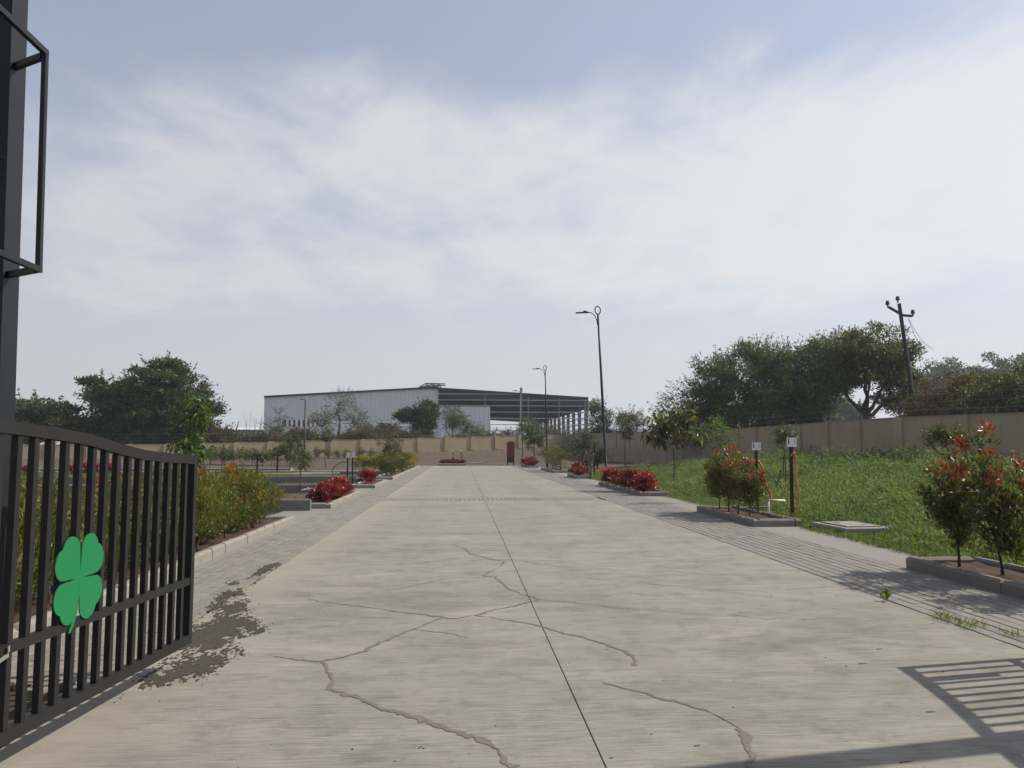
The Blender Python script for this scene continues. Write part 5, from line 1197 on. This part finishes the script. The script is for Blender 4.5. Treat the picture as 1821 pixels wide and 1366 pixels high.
# ------------------------------------------------------------------ grass and weeds (uncountable)
def weeds():
    r = np.random.default_rng(77)
    def field(n, xr, yr, ex=1.0):
        y = yr[0] + (yr[1] - yr[0]) * r.random(n) ** ex; x = r.uniform(*xr, n); return x, y
    xs, ys = [], []
    for n, xr, yr, ex in ((9000, (7.0, 13), (7.5, 19), 1.0), (12000, (7.0, 20.3), (12, 34), 1.0), (9000, (7.05, 20.2), (30, 52), 1.0)):
        x, y = field(n, xr, yr, ex); xs.append(x); ys.append(y)
    x = np.concatenate(xs); y = np.concatenate(ys)
    patch = 0.5 + 0.5 * np.sin(x * 0.9 + 1.3 * np.sin(y * 0.55)) * np.sin(y * 0.7 + 0.8 * np.sin(x * 1.1))
    keep = (patch + r.random(len(x)) * 0.8 > 0.62) & ~((np.abs(x - 7.47) < 0.62) & (np.abs(y - 14.6) < 0.8)) & ~((y > 40) & (r.random(len(x)) < (y - 40) / 14))
    x, y, patch = x[keep], y[keep], patch[keep]
    h = (0.10 + 0.20 * patch + 0.30 * sstep((x - 8.5) / 6)) * r.uniform(0.5, 1.5, len(x)); h = np.where(x < 7.5, h * 0.6, h)
    m = 12; n = len(x)
    base = np.stack([x, y, gz(x, y)], 1).repeat(m, 0); hh = h.repeat(m)
    t = r.random(n * m) ** 0.8
    pos = base + np.stack([r.normal(size=n * m) * 0.35 * hh, r.normal(size=n * m) * 0.35 * hh, t * hh], 1)
    d = np.stack([r.normal(size=n * m), r.normal(size=n * m), 0.4 + 1.2 * r.random(n * m)], 1)
    tint = (0.35 + 0.3 * patch + r.normal(size=n) * 0.12).repeat(m) + 0.18 * (t - 0.5) + r.normal(size=n * m) * 0.08
    Ls = 0.05 + 0.22 * hh * r.uniform(0.5, 1.2, n * m)
    o = link('weeds', leaf_mesh('weeds', pos, d, Ls, 0.014 + 0.10 * Ls, tint, M_WEED, r=r)); tag(o, 'lush green weeds covering the plots on the right', 'weeds', kind='stuff')
    xe = np.concatenate([r.uniform(6.75, 7.15, 2200), r.uniform(6.86, 7.1, 900)]); ye = 7 + 45 * r.random(3100) ** 1.4; me_ = 9; n = len(xe); base = np.stack([xe, ye, np.zeros(n)], 1).repeat(me_, 0)
    keep_ = ~(((ye > 4.4) & (ye < 10.3)) | ((ye > 15.3) & (ye < 19.5)) | ((ye > 25.3) & (ye < 33.5)) | ((ye > 40.2) & (ye < 43.4))) | (xe > 7.02); kk = keep_.repeat(me_)
    d = np.stack([r.normal(size=n * me_) * .8, r.normal(size=n * me_) * .8, 0.5 + r.random(n * me_)], 1)
    o = link('verge_grass', leaf_mesh('verge_grass', (base + r.normal(size=(n * me_, 3)) * np.array([.05, .07, 0]))[kk], d[kk], r.uniform(0.05, 0.15, n * me_)[kk], 0.014, (0.55 + r.normal(size=n * me_) * .18)[kk], M_WEED, r=r)); tag(o, 'ragged grass creeping over the edge of the right margin', 'grass', kind='stuff')
    # taller feathery weed plants, thickest towards the wall
    k = 2800; x = 7.6 + 12.6 * r.random(k) ** 0.62; y = 9 + 38 * r.random(k) ** 0.9; ok = (np.sin(x * 0.8 + 2 * np.sin(y * 0.4)) * np.sin(y * 0.5 + x * 0.3) + r.normal(size=k) * 0.35 > -0.45) & ~((np.abs(x - 7.47) < 0.75) & (np.abs(y - 14.6) < 0.95)); x, y = x[ok], y[ok]; k = len(x)
    hgt = np.maximum(0.12, 0.18 + 0.6 * r.random(k) ** 1.6 + 0.14 * np.sin(x * 1.3 + y * 0.6)) * (0.6 + 1.0 * sstep((x - 10) / 8)); m = 90
    a = r.uniform(0, 6.28, (k, 7)); sp_ = r.uniform(0.15, 0.65, (k, 7)); st_ = r.integers(0, 7, (k, m)); ii = np.arange(k)[:, None]
    t = r.random((k, m)) ** 0.7; aa = a[ii, st_]; ss = sp_[ii, st_]
    P_ = np.stack([x[:, None] + np.cos(aa) * ss * t * hgt[:, None], y[:, None] + np.sin(aa) * ss * t * hgt[:, None], gz(x, y)[:, None] + t * hgt[:, None]], 2).reshape(-1, 3) + r.normal(size=(k * m, 3)) * 0.025
    D_ = r.normal(size=(k * m, 3)) + np.array([0, 0, 0.5]); tn = (r.normal(size=(k, 1)) * 0.16 + 0.42 + 0.22 * (t - 0.4)).ravel() + r.normal(size=k * m) * 0.08
    LL = (0.055 + 0.07 * r.random(k * m)) * np.repeat(0.6 + 0.9 * hgt, m)
    o = link('tall_weeds', leaf_mesh('tall_weeds', P_, D_, LL, LL * 0.28, tn, M_WEED, r=r)); tag(o, 'taller feathery weeds rising towards the shaded wall', 'weeds', kind='stuff')
    # lawn on the left and sparse tufts
    x = np.concatenate([r.uniform(-34, -10, 13000), r.uniform(-24, -12.5, 2500), r.uniform(-12, -4.8, 200)]); y = np.concatenate([r.uniform(37.2, 50, 13000), r.uniform(41, 50.5, 2500), r.uniform(18, 50, 200)])
    n = len(x); m = 6; base = np.stack([x, y, gz(x, y)], 1).repeat(m, 0)
    d = np.stack([r.normal(size=n * m) * .6, r.normal(size=n * m) * .6, 0.6 + r.random(n * m)], 1)
    o = link('lawn_grass', leaf_mesh('lawn_grass', base + r.normal(size=(n * m, 3)) * np.array([.12, .12, .0]), d, r.uniform(0.08, 0.2, n * m), 0.03, 0.68 + r.normal(size=n * m) * .12, M_WEED, r=r)); tag(o, 'short green lawn seen through the gate bars', 'grass', kind='stuff')
weeds()
# single weeds growing from the pavement joint
def tuft(px, py, n, h, w, label, leafy=False, seed=1):
    q = gp(px, py); r = np.random.default_rng(seed)
    pos = np.stack([r.normal(size=n) * w, r.normal(size=n) * w * 1.2, np.zeros(n) if not leafy else r.random(n) * h * 0.6], 1)
    d = np.stack([r.normal(size=n) * .6, r.normal(size=n) * .6, np.full(n, 0.9)], 1)
    root = thing('grass_tuft' if not leafy else 'weed_plant', (q.x, q.y, 0.0), label, 'weed')
    link('leaves', leaf_mesh('leaves', pos, d, h * r.uniform(0.4, 1.0, n), 0.008 if not leafy else 0.035, 0.65 + r.normal(size=n) * .12, M_WEED, r=r), root)
    if leafy: MB().tube([(0, 0, -0.02), (0.005, 0, h * 0.7)], 0.004, 5).build('stem', M_BRIGHT, root)
tuft(1577, 1069, 16, 0.13, 0.012, 'single green weed sprouting from the pavement joint', True, 1)
tuft(1712, 1112, 120, 0.10, 0.09, 'flat grass tuft growing on the edge joint of the pavers', False, 2)
tuft(1676, 1100, 40, 0.12, 0.03, 'small upright grass tuft left of the flat tuft', False, 3)
tuft(1745, 1090, 30, 0.05, 0.04, 'tiny grass patch between pavers above the flat tuft', False, 4)
tuft(1808, 1132, 40, 0.10, 0.05, 'grass tuft at the right edge of the picture on the pavers', False, 5)
tuft(1418, 972, 30, 0.03, 0.05, 'small scrap of plant litter on the right pavers', False, 6)

# ------------------------------------------------------------------ haze: the air of a dusty morning
hzm = bpy.data.materials.new('haze_air'); hzm.use_nodes = True; hn = hzm.node_tree; hn.nodes.clear()
ho = hn.nodes.new('ShaderNodeOutputMaterial'); hv = hn.nodes.new('ShaderNodeVolumePrincipled'); hn.links.new(hv.outputs[0], ho.inputs['Volume'])
hv.inputs['Color'].default_value = (0.86, 0.91, 1.0, 1); hv.inputs['Density'].default_value = HAZE_DENSITY; hv.inputs['Anisotropy'].default_value = 0.2
hb = MB().box(-1540, 1540, -1450, 1560, -1.2, 42.0).build('haze', hzm); tag(hb, kind='stuff')
